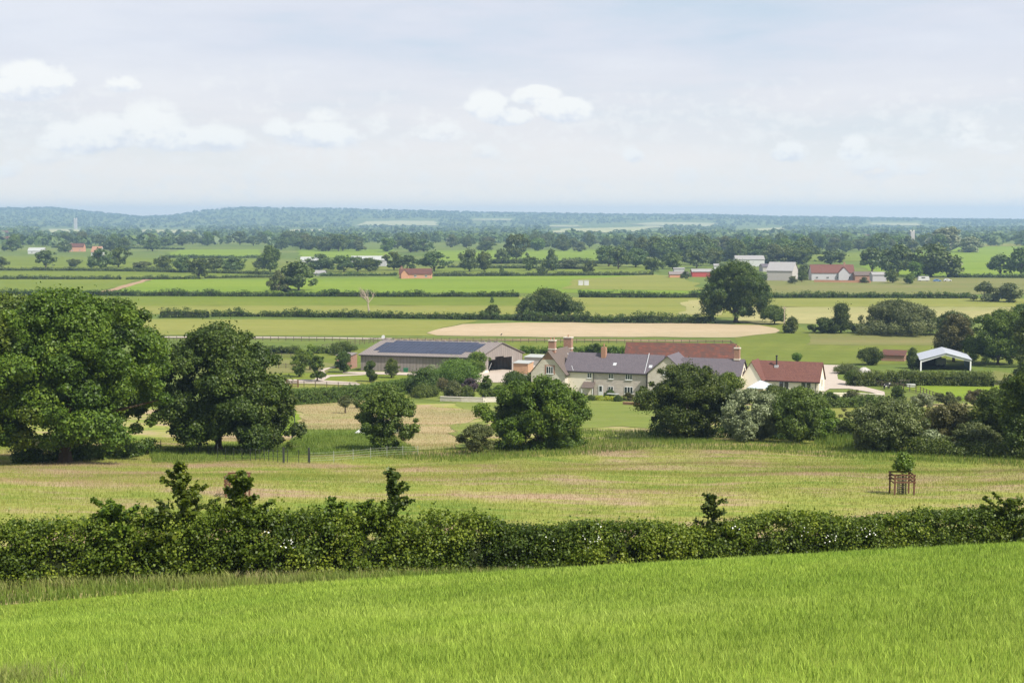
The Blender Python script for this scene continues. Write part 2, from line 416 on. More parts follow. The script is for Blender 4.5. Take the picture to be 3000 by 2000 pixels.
for q in ([(812, 519), (1008, 519), (1002, 508), (840, 509)], [(1262, 536), (1440, 536), (1530, 522), (1500, 519), (1300, 526)],
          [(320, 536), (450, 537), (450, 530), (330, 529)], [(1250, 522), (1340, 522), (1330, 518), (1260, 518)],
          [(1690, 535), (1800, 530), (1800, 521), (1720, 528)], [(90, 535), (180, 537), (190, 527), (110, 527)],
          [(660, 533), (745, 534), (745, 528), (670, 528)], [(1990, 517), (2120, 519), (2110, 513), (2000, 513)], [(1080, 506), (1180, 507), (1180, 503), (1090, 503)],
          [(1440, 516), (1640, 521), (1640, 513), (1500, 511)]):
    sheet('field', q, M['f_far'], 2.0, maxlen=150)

# near sheets: garden, tracks, paddocks
LAWN = [(880, 918), (960, 893), (1010, 880), (1300, 915), (1500, 925), (1520, 985), (1420, 978), (1340, 985), (1200, 990), (1075, 945), (1050, 925), (960, 915)]
PINK1 = [(640, 928), (700, 921), (820, 920), (890, 925), (960, 932), (1040, 938), (1100, 948), (1090, 962), (1060, 975), (1050, 1000), (1058, 1030), (950, 1035), (880, 990), (700, 990), (690, 970), (700, 950)]
LUSH1 = [(690, 988), (880, 988), (960, 1036), (840, 1046), (700, 1045), (640, 1040)]
STRIP = [(1040, 985), (1050, 975), (1110, 968), (1110, 978), (1075, 986), (1070, 1030), (1055, 1030)]
LUSH2 = [(340, 1040), (500, 1018), (640, 1020), (700, 1046), (520, 1060), (350, 1062)]
sheet('lawn', LAWN, M['lawn'], .04, 5)
sheet('meadow', PINK1, M['pinkgrass'], .07, 5)
sheet('meadow', LUSH1, M['lush'], .10, 5)
sheet('path', STRIP, M['lawn'], .12, 4)
sheet('meadow', LUSH2, M['lush'], .06, 5)
sheet('field', [(560, 928), (930, 915), (1000, 905), (960, 868), (830, 862), (560, 862)], M['f_yellow'], .04, 6)
sheet('field', [(560, 858), (800, 856), (860, 846), (1110, 866), (1000, 880), (830, 872), (560, 872)], M['f_green'], .05, 6)
sheet('field', [(560, 858), (760, 856), (780, 838), (720, 826), (560, 826)], M['f_olive'], .06, 6)
sheet('path', [(560, 880), (700, 881), (830, 886), (820, 879), (745, 874), (760, 866), (830, 862), (870, 858), (800, 860), (752, 862), (745, 852), (760, 846), (790, 843), (770, 842), (735, 848), (722, 860), (722, 872), (560, 872)], M['gravel'], .10, 4)
sheet('path', [(785, 858), (850, 860), (960, 863), (960, 857), (830, 855), (790, 855)], M['gravel'], .14, 4)
sheet('yard', [(1080, 878), (1230, 880), (1300, 850), (1220, 838), (1100, 850)], M['gravel'], .08, 5)
sheet('path', [(1885, 905), (1905, 893), (1950, 893), (2000, 901), (2032, 911), (2028, 900), (1985, 888), (1950, 878), (1924, 871), (1922, 861), (1934, 853), (1924, 846), (1932, 839), (1890, 838)], M['gravel'], .08, 5)
sheet('paddock', [(2060, 892), (2100, 886), (2290, 884), (2500, 890), (2500, 925), (2200, 920), (2120, 905)], M['f_bright'], .06, 5)
sheet('meadow', [(1880, 958), (1990, 960), (1995, 935), (1880, 935)], M['f_yellow'], .06, 5)
sheet('meadow', [(2285, 885), (2330, 887), (2320, 858), (2285, 852)], M['f_olive'], .12, 5)
sheet('verge', [(560, 935), (645, 935), (680, 940), (700, 990), (640, 1000), (560, 990)], M['f_bright'], .05, 4)

# ------------------------------------------------------------------ foliage
def leaves(C, N, size, tint, aspect=1.25):
    """rhombic leaf faces at C with normals N -> verts, faces, tint"""
    n = len(C)
    N = N / (np.linalg.norm(N, axis=1, keepdims=True) + 1e-9)
    r = R.normal(size=(n, 3)); u = np.cross(N, r); u /= np.linalg.norm(u, axis=1, keepdims=True) + 1e-9
    v = np.cross(N, u)
    s = (size * R.uniform(.65, 1.35, n))[:, None] / 2
    bend = N * s * .25
    V = np.stack([C + u * s * aspect, C + v * s + bend, C - u * s * aspect, C - v * s + bend], 1).reshape(-1, 3)
    Fq = np.arange(n * 4).reshape(-1, 4)
    return V, Fq, tint
def clump_leaves(cen, rad, ct, n_total, size, flat=.8, up=.3, shell=.5, rnd=.7):
    cen = np.asarray(cen); rad = np.asarray(rad); ct = np.asarray(ct)
    p = rad ** 2 / (rad ** 2).sum()
    n_total = int(n_total * 1.7); size = size * .74
    k = R.choice(len(cen), n_total, p=p)
    d = R.normal(size=(n_total, 3)); d /= np.linalg.norm(d, axis=1, keepdims=True)
    rr = rad[k] * (shell + (1.2 - shell) * R.random(n_total) ** .7) * (1 + .18 * np.sin(d[:, 0] * 5 + k) * np.sin(d[:, 1] * 6 + k * 2.3) * np.sin(d[:, 2] * 5 + k * 1.7) * 2)
    rr = rr * np.where(R.random(n_total) < .07, R.uniform(1.05, 1.55, n_total), 1)
    C = cen[k] + d * rr[:, None] * np.array([1, 1, flat])
    N = d + R.normal(size=(n_total, 3)) * rnd + np.array([0, 0, up])
    t = np.clip(ct[k] + R.normal(size=n_total) * .17, 0, 1)
    return leaves(C, N, size, t)
PROFS = {
    'oak': lambda z: np.where(z > .42, np.sqrt(np.clip(1 - ((z - .42) / .6) ** 2, 0, 1)), .78 + .22 * np.sqrt(np.clip(z / .42, 0, 1))),
    'round': lambda z: np.sqrt(np.clip(1 - (2 * z - 1) ** 2 * .92, 0, 1)),
    'column': lambda z: np.clip(np.minimum(z / .2 * .5 + .5, 1) * np.sqrt(np.clip(1 - np.clip((z - .55) / .48, 0, 1) ** 2, 0, 1)), .1, 1),
    'cone': lambda z: np.clip(1.05 - z, .08, 1) * np.where(z < .1, .8, 1),
    'mound': lambda z: np.sqrt(np.clip(1 - z ** 2 * .95, 0, 1)),
    'open': lambda z: .55 + .45 * np.sin(np.clip(z, 0, 1) * 3.1),
}
def crown_data(w, h, base, shape, K, n, leaf, seed, depth=1.0, cr=None, lump=.2, flat=.8):
    r = np.random.default_rng(seed)
    K = int(K * 1.35)
    zf = r.random(K) ** .9
    ph = r.random(K) * 6.283
    rad = (cr or .2 * w) * r.choice([.36, .6, .9, 1.25], K, p=[.34, .3, .26, .1]) * r.uniform(.85, 1.15, K)
    ez = h - base
    pr = PROFS[shape](zf)
    lum = 1 + lump * 1.2 * np.sin(ph * 2 + r.uniform(0, 6)) * np.sin(zf * 5 + r.uniform(0, 6)) + lump * np.sin(ph * 3 + r.uniform(0, 6) + zf * 6) + lump * .6 * np.sin(ph * 5 + zf * 11 + r.uniform(0, 6))
    q = np.where(r.random(K) < .78, r.uniform(.8, 1.12, K), r.uniform(.2, .8, K))
    rr = np.clip(w / 2 * pr * lum - rad * .85, 0, None) * q
    z = base + rad * flat * .8 + zf * np.clip(ez - rad * flat * 1.7, .05, None)
    cen = np.stack([np.cos(ph) * rr, np.sin(ph) * rr * depth, z], 1)
    ct = np.clip(.42 + r.normal(size=K) * .13, 0, 1)
    return (cen,) + clump_leaves(cen, rad, ct, n, leaf, flat)
def limbs(mb, h, base, tr, cen, seed, k=6):
    r = random.Random(seed)
    top = base + (h - base) * .55
    mb.tube([(0, 0, -.4), (0, 0, .35), (r.uniform(-.1, .1) * tr, 0, base * .6), (r.uniform(-.6, .6) * tr, r.uniform(-.6, .6) * tr, base + .1 * h), (r.uniform(-1, 1) * tr, r.uniform(-1, 1) * tr, top)],
            [tr * 1.45, tr * 1.05, tr * .85, tr * .6, tr * .18], 8)
    for _ in range(k):
        c = cen[r.randrange(len(cen))]
        z0 = base * r.uniform(.6, 1.0) + .05 * h
        p0 = Vector((0, 0, z0)); p2 = Vector(c); p1 = p0.lerp(p2, .5) + Vector((0, 0, .05 * h))
        mb.tube([p0, p1, p2], [tr * .42, tr * .25, tr * .07], 5)
CACHE = {}
def tree(name, px, base_py, top_py, wpx, label, cat='tree', mat='oak', shape='oak', K=60, n=20000, leaf=.3, bf=.2, group=None,
         depth=1.0, cr=None, lump=.2, tr=None, seed=None, xy=None, hscale=1.0, parts=True, stems=1, ymin=6.0, nolimb=False, flat=.8):
    G = g(px, base_py, ymin) if xy is None else (xy[0], xy[1], h1(*xy))
    Y = G[1]
    h = (base_py - top_py) / F * Y * hscale; w = wpx / F * Y
    base = bf * h
    seed = seed if seed is not None else int(px * 7 + base_py)
    cen, V, Fq, T = crown_data(w, h, base, shape, K, n, leaf, seed, depth, cr, lump, flat)
    root = empty(name, G, label, cat, group)
    o = mesh_np('crown' if cat == 'tree' else 'foliage', V, Fq, M[mat], tint=T, parent=root)
    mb = MB(); t_ = tr or .028 * h + .04
    if nolimb:
        r = random.Random(seed)
        for _ in range(5):
            c = cen[r.randrange(len(cen))]
            mb.tube([(c[0] * .15, c[1] * .15, -.2), (c[0] * .5, c[1] * .5, c[2] * .5), tuple(c)], [t_ * .6, t_ * .4, t_ * .15], 5)
    else: limbs(mb, h, base, t_, cen, seed)
    me = bpy.data.meshes.new('trunk'); me.from_pydata(mb.v, [], mb.f); me.materials.append(M['bark']); me.update()
    link(bpy.data.objects.new('trunk' if cat == 'tree' else 'stem', me), root)
    return root

def hedge(name, path, hgt, wid, label, mat='farleaf', cr=.8, leaf=.6, per_m=2.5, lpc=14, px=True, hvar=.15, core=True, cat='hedge', group=None, hfun=None, ymin=6.0, tsd=.12):
    P = [g(x, y, ymin)[:2] for x, y in path] if px else path
    P = np.array(P, float); seg = np.linalg.norm(np.diff(P, axis=0), axis=1); L = np.concatenate([[0], np.cumsum(seg)])
    tot = L[-1]; K = int(tot * per_m)
    s = R.random(K) * tot
    X = np.interp(s, L, P[:, 0]); Y = np.interp(s, L, P[:, 1])
    dx = np.interp(np.minimum(s + .5, tot), L, P[:, 0]) - np.interp(np.maximum(s - .5, 0), L, P[:, 0])
    dy = np.interp(np.minimum(s + .5, tot), L, P[:, 1]) - np.interp(np.maximum(s - .5, 0), L, P[:, 1])
    nn = np.hypot(dx, dy) + 1e-9; nx, ny = -dy / nn, dx / nn
    hh = hgt * (1 + hvar * wave2(s, s * 0, max(hgt * 6, 6), int(tot) + 3)) * (1 + .05 * R.normal(size=K))
    if hfun is not None: hh = hh * hfun(s / tot)
    th = R.uniform(-.1, 1.1, K)      # around the section: 0 front foot .. 1 back foot
    side = np.where(th < .38, -1, np.where(th > .62, 1, (th - .5) / .12))
    zz = np.where(th < .38, np.clip(th, .0, .38) / .38, np.where(th > .62, np.clip(1 - th, 0, .38) / .38, 1.0))
    rad = cr * R.uniform(.7, 1.25, K)
    off = side * np.clip(wid / 2 - rad * .6, .05, None)
    X = X + nx * off; Y = Y + ny * off
    Z = H(X, Y) + rad * .5 + zz * np.clip(hh - rad * 1.3, .05, None)
    ct = np.clip(.45 + R.normal(size=K) * tsd + .1 * wave2(X, Y, 14, 9), 0, 1)
    V, Fq, T = clump_leaves(np.stack([X, Y, Z], 1), rad, ct, K * lpc, leaf)
    mi = np.zeros(len(Fq), int)
    if core:  # solid dark box inside the leaves, added to stop light passing
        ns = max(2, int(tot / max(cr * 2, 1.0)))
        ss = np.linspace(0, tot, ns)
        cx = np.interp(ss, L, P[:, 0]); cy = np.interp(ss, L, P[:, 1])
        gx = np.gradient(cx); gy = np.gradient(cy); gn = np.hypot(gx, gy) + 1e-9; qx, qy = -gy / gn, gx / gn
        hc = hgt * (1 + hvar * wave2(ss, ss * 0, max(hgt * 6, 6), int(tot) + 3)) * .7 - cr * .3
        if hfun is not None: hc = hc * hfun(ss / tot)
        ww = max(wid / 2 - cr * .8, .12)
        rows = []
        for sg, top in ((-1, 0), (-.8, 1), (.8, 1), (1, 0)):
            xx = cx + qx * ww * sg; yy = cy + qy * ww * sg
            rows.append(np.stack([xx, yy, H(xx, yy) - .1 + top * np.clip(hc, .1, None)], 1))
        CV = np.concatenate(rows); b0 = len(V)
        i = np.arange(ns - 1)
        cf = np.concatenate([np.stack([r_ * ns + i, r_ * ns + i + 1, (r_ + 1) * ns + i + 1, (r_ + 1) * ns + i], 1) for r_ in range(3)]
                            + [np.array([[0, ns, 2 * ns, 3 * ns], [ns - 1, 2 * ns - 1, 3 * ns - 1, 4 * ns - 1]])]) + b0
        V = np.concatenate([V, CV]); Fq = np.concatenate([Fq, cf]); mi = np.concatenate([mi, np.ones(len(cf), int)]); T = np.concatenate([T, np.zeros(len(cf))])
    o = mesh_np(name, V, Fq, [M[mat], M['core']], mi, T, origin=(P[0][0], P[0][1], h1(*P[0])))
    return tag(o, label, cat, group)

# blades of grass as one sheet of real blades
def blades(name, X, Y, hgt, wid, mat, tint, lean=.35, kind='stuff', two=True, label=None):
    n = len(X); Z = H(X, Y)
    a = R.random(n) * 6.283; la = R.random(n) * 6.283
    l = lean * hgt * R.random(n)
    ux, uy = np.cos(a) * wid / 2, np.sin(a) * wid / 2
    lx, ly = np.cos(la) * l, np.sin(la) * l * .6
    B = np.stack([X, Y, Z - .02], 1); Wd = np.stack([ux, uy, ux * 0], 1)
    if two:
        Mid = B + np.stack([lx * .35, ly * .35, hgt * .6], 1); Tp = B + np.stack([lx, ly, hgt], 1)
        V = np.stack([B - Wd, B + Wd, Mid + Wd * .8, Mid - Wd * .8, Tp], 1).reshape(-1, 3)
        i = np.arange(n)[:, None] * 5
        Fq = np.concatenate([i + np.array([[0, 1, 2]]), i + np.array([[0, 2, 3]]), i + np.array([[3, 2, 4]])])
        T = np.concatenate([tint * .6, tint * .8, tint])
    else:
        Tp = B + np.stack([lx, ly, hgt], 1)
        V = np.stack([B - Wd, B + Wd, Tp], 1).reshape(-1, 3); Fq = np.arange(n * 3).reshape(-1, 3); T = tint
    o = mesh_np(name, V, Fq, M[mat], tint=T)
    tag(o, label, kind=kind)
    return o
def scatter(y0, y1, dens, margin=3.0, power=0):
    """points in the wedge of ground the lens could see between two distances, plus a margin"""
    A = (.372 * (y1 ** 2 - y0 ** 2)) + 2 * margin * (y1 - y0)
    n = int(A * dens)
    Y = np.sqrt(R.random(n) * (y1 ** 2 - y0 ** 2) + y0 ** 2)
    X = (R.random(n) * 2 - 1) * (.372 * Y + margin)
    return X, Y
# field edge: front edge of the rough strip, in world metres
EDGE = [(-60, 42.6), (-15.6, 43.4), (-8, 44.6), (0, 46.0), (10, 48), (20, 49.5), (60, 53)]
def edge(x): return np.interp(x, [e[0] for e in EDGE], [e[1] for e in EDGE])
sheet('field', [(-60, -60), (60, -60)] + [(x, edge(x)) for x in (60, 30, 20, 10, 0, -8, -15.6, -30, -60)], M['cropground'], .04, 1.4, px=False)
for (y0, y1, dn, w0, hh) in ((11.5, 19, 900, .010, .14), (19, 28, 600, .013, .14), (28, 38, 400, .017, .15), (38, 51, 300, .022, .15)):
    X, Y = scatter(y0, y1, dn, 6.5)
    k = Y < edge(X) - R.random(len(X)) ** 2 * .5; X, Y = X[k], Y[k]
    n = len(X); tf = wave2(X, Y, .9, 23) * .07 + wave2(X, Y, 2.2, 21) * .05 + wave2(X, Y, 14, 22) * .08
    hgt = hh * R.uniform(.5, 1.35, n) * (1 + .12 * wave2(X, Y, 1.3, 33)) * np.where(R.random(n) < .02, 1.6, 1)
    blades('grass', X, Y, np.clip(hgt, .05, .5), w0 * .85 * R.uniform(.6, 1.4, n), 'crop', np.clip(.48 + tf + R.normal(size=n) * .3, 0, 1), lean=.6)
# rough strip before the hedge
X, Y = scatter(42, 62, 130, 9)
k = (Y > edge(X) - .1) & (Y < edge(X) + 7); X, Y = X[k], Y[k]; n = len(X)
blades('grass', X, Y, .3 * R.uniform(.5, 1.4, n), .03 * R.uniform(.6, 1.4, n), 'roughblade', np.clip(.45 + R.normal(size=n) * .2, 0, 1), lean=.5)
# a tawny tuft of long grass low at the left
n = 1500; X = -6.2 + np.abs(R.normal(size=n)) * .6; Y = 15.2 + R.normal(size=n) * .6
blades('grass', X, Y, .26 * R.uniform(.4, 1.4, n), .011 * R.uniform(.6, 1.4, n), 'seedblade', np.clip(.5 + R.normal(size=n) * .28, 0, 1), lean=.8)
# meadow blades
X, Y = scatter(56, 160, 60, 9); n = len(X)
t0 = np.clip(.5 + .16 * wave2(X * .5, Y * 1.6, 9, 41) + R.normal(size=n) * .17, 0, 1)
blades('grass', X, Y, .17 * R.uniform(.4, 1.5, n), .028 * R.uniform(.6, 1.4, n), 'meadowblade', t0, two=False)
def patch_blades(poly, dens, hgt, wid, mat, seed=1, ymin=6.0):
    P = [g(x, y, ymin)[:2] for x, y in poly]; A = np.array(P); lo, hi = A.min(0), A.max(0)
    n = int((hi - lo).prod() * dens)
    X = lo[0] + R.random(n) * (hi[0] - lo[0]); Y = lo[1] + R.random(n) * (hi[1] - lo[1])
    k = in_poly(X, Y, P); X, Y = X[k], Y[k]; n = len(X)
    t = np.clip(.5 + .15 * wave2(X * .6, Y * 1.3, 7, seed) + R.normal(size=n) * .18, 0, 1)
    blades('grass', X, Y, hgt * R.uniform(.5, 1.4, n), wid * R.uniform(.6, 1.4, n), mat, t, two=False)
patch_blades(PINK1, 16, .26, .06, 'pinkblade')
patch_blades(LUSH1, 30, .42, .06, 'lushblade')
patch_blades(LUSH2, 26, .4, .06, 'lushblade')
patch_blades([(1060, 1032), (1180, 1038), (1330, 985), (1500, 990), (1700, 1022), (1900, 1020), (2352, 1050), (2352, 1075), (1900, 1050), (1500, 1030), (1350, 1045), (1100, 1060), (960, 1060), (840, 1048), (960, 1036)], 12, .42, .07, 'lushblade')
patch_blades([(1880, 970), (2000, 975), (2000, 1035), (1870, 1020)], 12, .7, .09, 'lushblade')

# ------------------------------------------------------------------ foreground hedge
HP = [(-30, 47.2), (-17, 46.8), (-8, 48.4), (0, 51.0), (10, 54.0), (21, 57.6), (34, 62)]
def hedge_shape(s):
    # taller, wilder left half; trimmed right half
    x = -30 + s * 64
    return np.interp(x, [-30, -17, -12, -8, -2, 1, 4, 12, 20, 34], [.78, .80, .92, .96, .95, .86, .86, .9, .94, .92])
def big_hedge():
    P = np.array(HP); seg = np.linalg.norm(np.diff(P, axis=0), axis=1); L = np.concatenate([[0], np.cumsum(seg)]); tot = L[-1]
    K = 3600
    s = R.random(K) * tot; X = np.interp(s, L, P[:, 0]); Y = np.interp(s, L, P[:, 1]); fr = (X + 30) / 64
    hh = 2.15 * hedge_shape(fr) * (1 + .07 * wave2(X, X * 0, 5, 3) + .08 * wave2(X, X * 0, 1.7, 31) * np.clip((4 - X) / 8, .25, 1))
    wild = np.clip((2 - X) / 6, .25, 1)
    th = R.random(K)
    side = np.where(th < .42, -1, np.where(th > .72, 1, (th - .57) / .15)); zz = np.where(th < .42, th / .42, np.where(th > .72, (1 - th) / .28, 1.0))
    zz = zz + (th > .38) * (th < .76) * np.abs(R.normal(size=K)) * .07 * wild
    rad = R.choice([.16, .26, .42], K, p=[.4, .38, .22]) * R.uniform(.85, 1.15, K)
    Yo = side * (.85 + .18 * wave2(X, zz * 2, 2.2, 8)) * (1 - .25 * zz)
    Y2 = Y + Yo
    Z = H(X, Y2) + .1 + zz * np.clip(hh - rad * .6, .1, None)
    ct = .46 + R.normal(size=K) * .15 + .2 * wave2(X, Z * 1.5, 6, 77)
    # the darker blackthorn length in the middle of the row
    ct = ct - .26 * np.exp(-((X - 0.6) / 1.7) ** 2)
    V, Fq, T = clump_leaves(np.stack([X, Y2, Z], 1), rad, np.clip(ct, 0, 1), 200000, .1, flat=.85, rnd=.8, shell=.3)
    # upright shoots along the top
    ns = 620; sx = R.uniform(-29, 33, ns); sy = np.interp(sx, P[:, 0], P[:, 1]) + R.uniform(-.6, .6, ns)
    wl = np.clip((2 - sx) / 6, .3, 1)
    hz = H(sx, sy) + 2.15 * hedge_shape((sx + 30) / 64) * (1 + .07 * wave2(sx, sx * 0, 5, 3))
    sl = (R.random(ns) ** 2 * .75 + .12) * wl
    kk = 16; Cs = np.repeat(np.stack([sx, sy, hz - .15], 1), kk, 0); f = np.tile(np.linspace(0, 1, kk), ns)
    ln = np.repeat(R.normal(size=(ns, 2)) * .18, kk, 0)
    Cs[:, 2] += f * np.repeat(sl + .15, kk); Cs[:, 0] += ln[:, 0] * f + R.normal(size=len(Cs)) * .05; Cs[:, 1] += ln[:, 1] * f + R.normal(size=len(Cs)) * .05
    V2, F2, T2 = leaves(Cs, R.normal(size=Cs.shape), .11, np.clip(np.repeat(R.uniform(.35, .8, ns), kk) + R.normal(size=len(Cs)) * .1, 0, 1))
    F2 = F2 + len(V)
    V = np.concatenate([V, V2]); Fq = np.concatenate([Fq, F2]); T = np.concatenate([T, T2])
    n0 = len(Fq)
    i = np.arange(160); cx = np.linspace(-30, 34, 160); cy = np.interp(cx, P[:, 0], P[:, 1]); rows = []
    for oy, tz in ((-.62, 0), (-.45, 1), (.45, 1), (.62, 0)):  # section of the added light-blocking core under the leaves
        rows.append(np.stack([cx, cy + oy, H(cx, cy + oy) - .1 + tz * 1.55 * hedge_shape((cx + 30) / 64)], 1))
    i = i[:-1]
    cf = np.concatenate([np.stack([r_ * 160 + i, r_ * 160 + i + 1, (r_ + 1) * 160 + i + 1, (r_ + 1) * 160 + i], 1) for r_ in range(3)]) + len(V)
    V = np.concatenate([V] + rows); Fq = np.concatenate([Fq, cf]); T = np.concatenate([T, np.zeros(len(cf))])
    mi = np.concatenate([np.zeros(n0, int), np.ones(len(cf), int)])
    org = (0, 51, h1(0, 51))
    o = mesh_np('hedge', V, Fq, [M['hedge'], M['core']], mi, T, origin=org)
    tag(o, 'long thick mixed hedge across the near slope, leafy and wild on top', 'hedge')
    # dog rose flowers
    C = []
    for (px, py, sd, nn) in ((1905, 1236, 9, 55), (1845, 1213, 14, 20), (1365, 1240, 13, 60), (1290, 1250, 16, 22), (1990, 1212, 13, 30), (1690, 1212, 6, 25), (1995, 1226, 9, 30), (1370, 1212, 8, 14), (660, 1243, 12, 60), (600, 1220, 8, 10)):
        X0 = ray(px, py)[0]
        for _ in range(nn // 5):
            a, b = ray(px + R.normal() * sd * 1.5, py + R.normal() * sd * .8)
            yy = float(np.interp(a * 50, P[:, 0], P[:, 1])) - 1.05
            C.append((a * yy, yy + R.uniform(-.1, .1), b * yy))
    C = np.array(C)
    V, Fq, T = leaves(C, R.normal(size=C.shape) * .5 + np.array([0, -1, .6]), .045, np.ones(len(C)))
    f = mesh_np('blossom', V - np.array(org), Fq, M['blossom'], parent=o); tag(f, kind='stuff', label='white dog rose flowers')
big_hedge()
# long seeding grass at the hedge foot
n = 15000; X = R.uniform(-24, 26, n); Y = np.interp(X, [p[0] for p in HP], [p[1] for p in HP]) - .95 - np.abs(R.normal(size=n)) * .42
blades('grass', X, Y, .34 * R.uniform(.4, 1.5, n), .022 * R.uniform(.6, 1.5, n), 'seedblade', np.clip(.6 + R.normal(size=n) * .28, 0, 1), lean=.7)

def sapling(px, top_py, wpx, label, mat='hedge', n=1500, yoff=0.0, tiers=7, base_py=None, leaf=.12, seed=1, group='young trees growing up out of the near hedge', taper=1.0, height_from=.25):
    """a young tree with tiers of side shoots standing in the hedge line"""
    a, _ = ray(px, top_py)
    Y = float(np.interp(a * 50, [p[0] for p in HP], [p[1] for p in HP])) + yoff
    x = a * Y; z0 = h1(x, Y); ztop = ray(px, top_py)[1] * Y; h = ztop - z0; w = wpx / F * Y
    r = np.random.default_rng(seed)
    root = empty('sapling', (x, Y, z0), label, 'sapling', group)
    mb = MB(); mb.tube([(0, 0, -.1), (.04, 0, h * .4), (-.03, .02, h * .75), (.02, 0, h)], [.05, .04, .022, .006], 6)
    C = []; 
    NB = tiers * 6
    for k in range(NB):
        f = height_from + (1 - height_from) * (k + .5) / NB
        ln = w / 2 * (2.1 if taper > .9 else 1.4) * (1 - ((f - height_from) / (1 - height_from)) ** 1.3 * .85 * taper) * r.uniform(.45, 1.1); an = r.uniform(0, 6.28)
        p0 = np.array([0, 0, f * h - ln * .15]); p1 = p0 + np.array([math.cos(an) * ln, math.sin(an) * ln, ln * r.uniform(.25, .75)])
        mb.tube([p0, p1], [.014, .004], 4)
        m = int(n * 1.3 / NB); q = r.random(m) ** .7
        C.append(p0 + (p1 - p0) * q[:, None] + r.normal(size=(m, 3)) * np.array([.07, .07, .05]) * (1.2 - q[:, None] * .5))
    m = int(n * .22); q = r.random(m)
    C.append(np.stack([r.normal(size=m) * .08, r.normal(size=m) * .08, h * (height_from + (1.03 - height_from) * q)], 1))
    C = np.concatenate(C)
    N = r.normal(size=C.shape) * .6 + np.array([0, 0, .8])
    V, Fq, T = leaves(C, N, leaf, np.clip(.4 + r.normal(size=len(C)) * .2, 0, 1))
    mesh_np('foliage', V, Fq, M[mat], tint=T, parent=root)
    me = bpy.data.meshes.new('stem'); me.from_pydata(mb.v, [], mb.f); me.materials.append(M['bark']); me.update(); link(bpy.data.objects.new('stem', me), root)
    return root
sapling(420, 1070, 125, 'wide branching hornbeam sapling above the hedge, in front of the big oaks', n=1800, seed=3, tiers=5, leaf=.14)
sapling(552, 1088, 120, 'young hornbeam in the hedge overlapping the timber box', n=2400, seed=5, tiers=6, height_from=.12, leaf=.14)
sapling(898, 1082, 85, 'slim dark sapling above the hedge with one long right-hand branch', mat='darkleaf', n=1600, seed=9, tiers=4)
sapling(1640, 1140, 70, 'short two-pronged sapling just topping the trimmed hedge', mat='darkleaf', n=900, seed=11, tiers=4, taper=.4)
sapling(2325, 1150, 130, 'leafy sapling at the far right end of the near hedge', mat='hedge', n=2000, seed=13, tiers=4, taper=.4)
sapling(265, 1163, 110, 'bushy rounded hazel lump in the hedge below the big oak trunk', n=3200, seed=15, tiers=5, taper=.35)
sapling(352, 1172, 70, 'small hazel shoots beside the wide sapling', n=900, seed=17, tiers=4, taper=.4)
sapling(760, 1158, 80, 'small spreading hazel shoots left of the slim dark sapling', n=1300, seed=19, tiers=4, taper=.4)
sapling(828, 1158, 60, 'pale hazel shoots close beside the slim dark sapling', n=1000, seed=21, tiers=4, taper=.3)

# ------------------------------------------------------------------ tree guards
def guard(px, base_py, s, label, Y=None, inner=True):
    G = g(px, base_py) if Y is None else (ray(px, base_py)[0] * Y, Y, h1(ray(px, base_py)[0] * Y, Y))
    root = empty('tree_guard', G, label, 'tree guard', 'timber guards round the young meadow trees')
    w = .78 * s; hh = 1.2 * s
    cor = [(w * math.cos(a), w * math.sin(a) * 1.0) for a in [math.radians(d) for d in (225, 315, 45, 135)]]
    cor = [(G[0] + x * 1.0, G[1] + y) for x, y in cor]
    for x, y in cor:
        mb = MB(); mb.box(W, x - .045, x + .045, y - .045, y + .045, G[2] - .3, G[2] + hh + .03); mb.build('post', M['newwood'], root)
    for zr in (.99, .82, .65):
        for i in range(4):
            (x0, y0), (x1, y1) = cor[i], cor[(i + 1) % 4]
            mb = MB(); z = G[2] + hh * zr - (i % 2) * .045
            d = Vector((x1 - x0, y1 - y0, 0)).normalized(); nrm = Vector((d.y, -d.x, 0)) * .05
            a0 = Vector((x0, y0, z)) - d * .08 + nrm; a1 = Vector((x1, y1, z)) + d * .08 + nrm
            n2 = nrm.normalized() * .012
            b = [a0 - n2, a1 - n2, a1 + n2, a0 + n2]; t = [p + Vector((0, 0, .085)) for p in b]
            mb.hexa(b, t); mb.build('rail', M['newwood'], root)
    if inner:
        mb = MB(); r_ = .27
        for i in range(14):
            a = 6.283 * i / 14
            mb.tube([(G[0] + r_ * math.cos(a), G[1] + r_ * math.sin(a), G[2] - .05), (G[0] + r_ * math.cos(a), G[1] + r_ * math.sin(a), G[2] + hh * .92)], [.012, .012], 4)
        for k in range(8):
            z = G[2] + .12 + k * .13
            mb.tube([(G[0] + r_ * math.cos(6.283 * i / 12), G[1] + r_ * math.sin(6.283 * i / 12), z) for i in range(13)], [.014] * 13, 4)
        mb.build('mesh_sleeve', M['iron'], root)
    return G
gd = guard(2071, 1135, 1.05, 'square brown timber guard with cage standing alone in the open meadow')
tree('sapling', 2076, 1134, 1036, 50, 'small bright round young tree growing out of the lone timber guard', 'sapling', mat='bright', shape='round', K=26, n=2600, leaf=.13, bf=.46, cr=.3, xy=(gd[0] + .05, gd[1] + .02), tr=.04)
guard(546, 1150, 1.0, 'brown timber guard box half hidden behind the hornbeam sapling', Y=78)

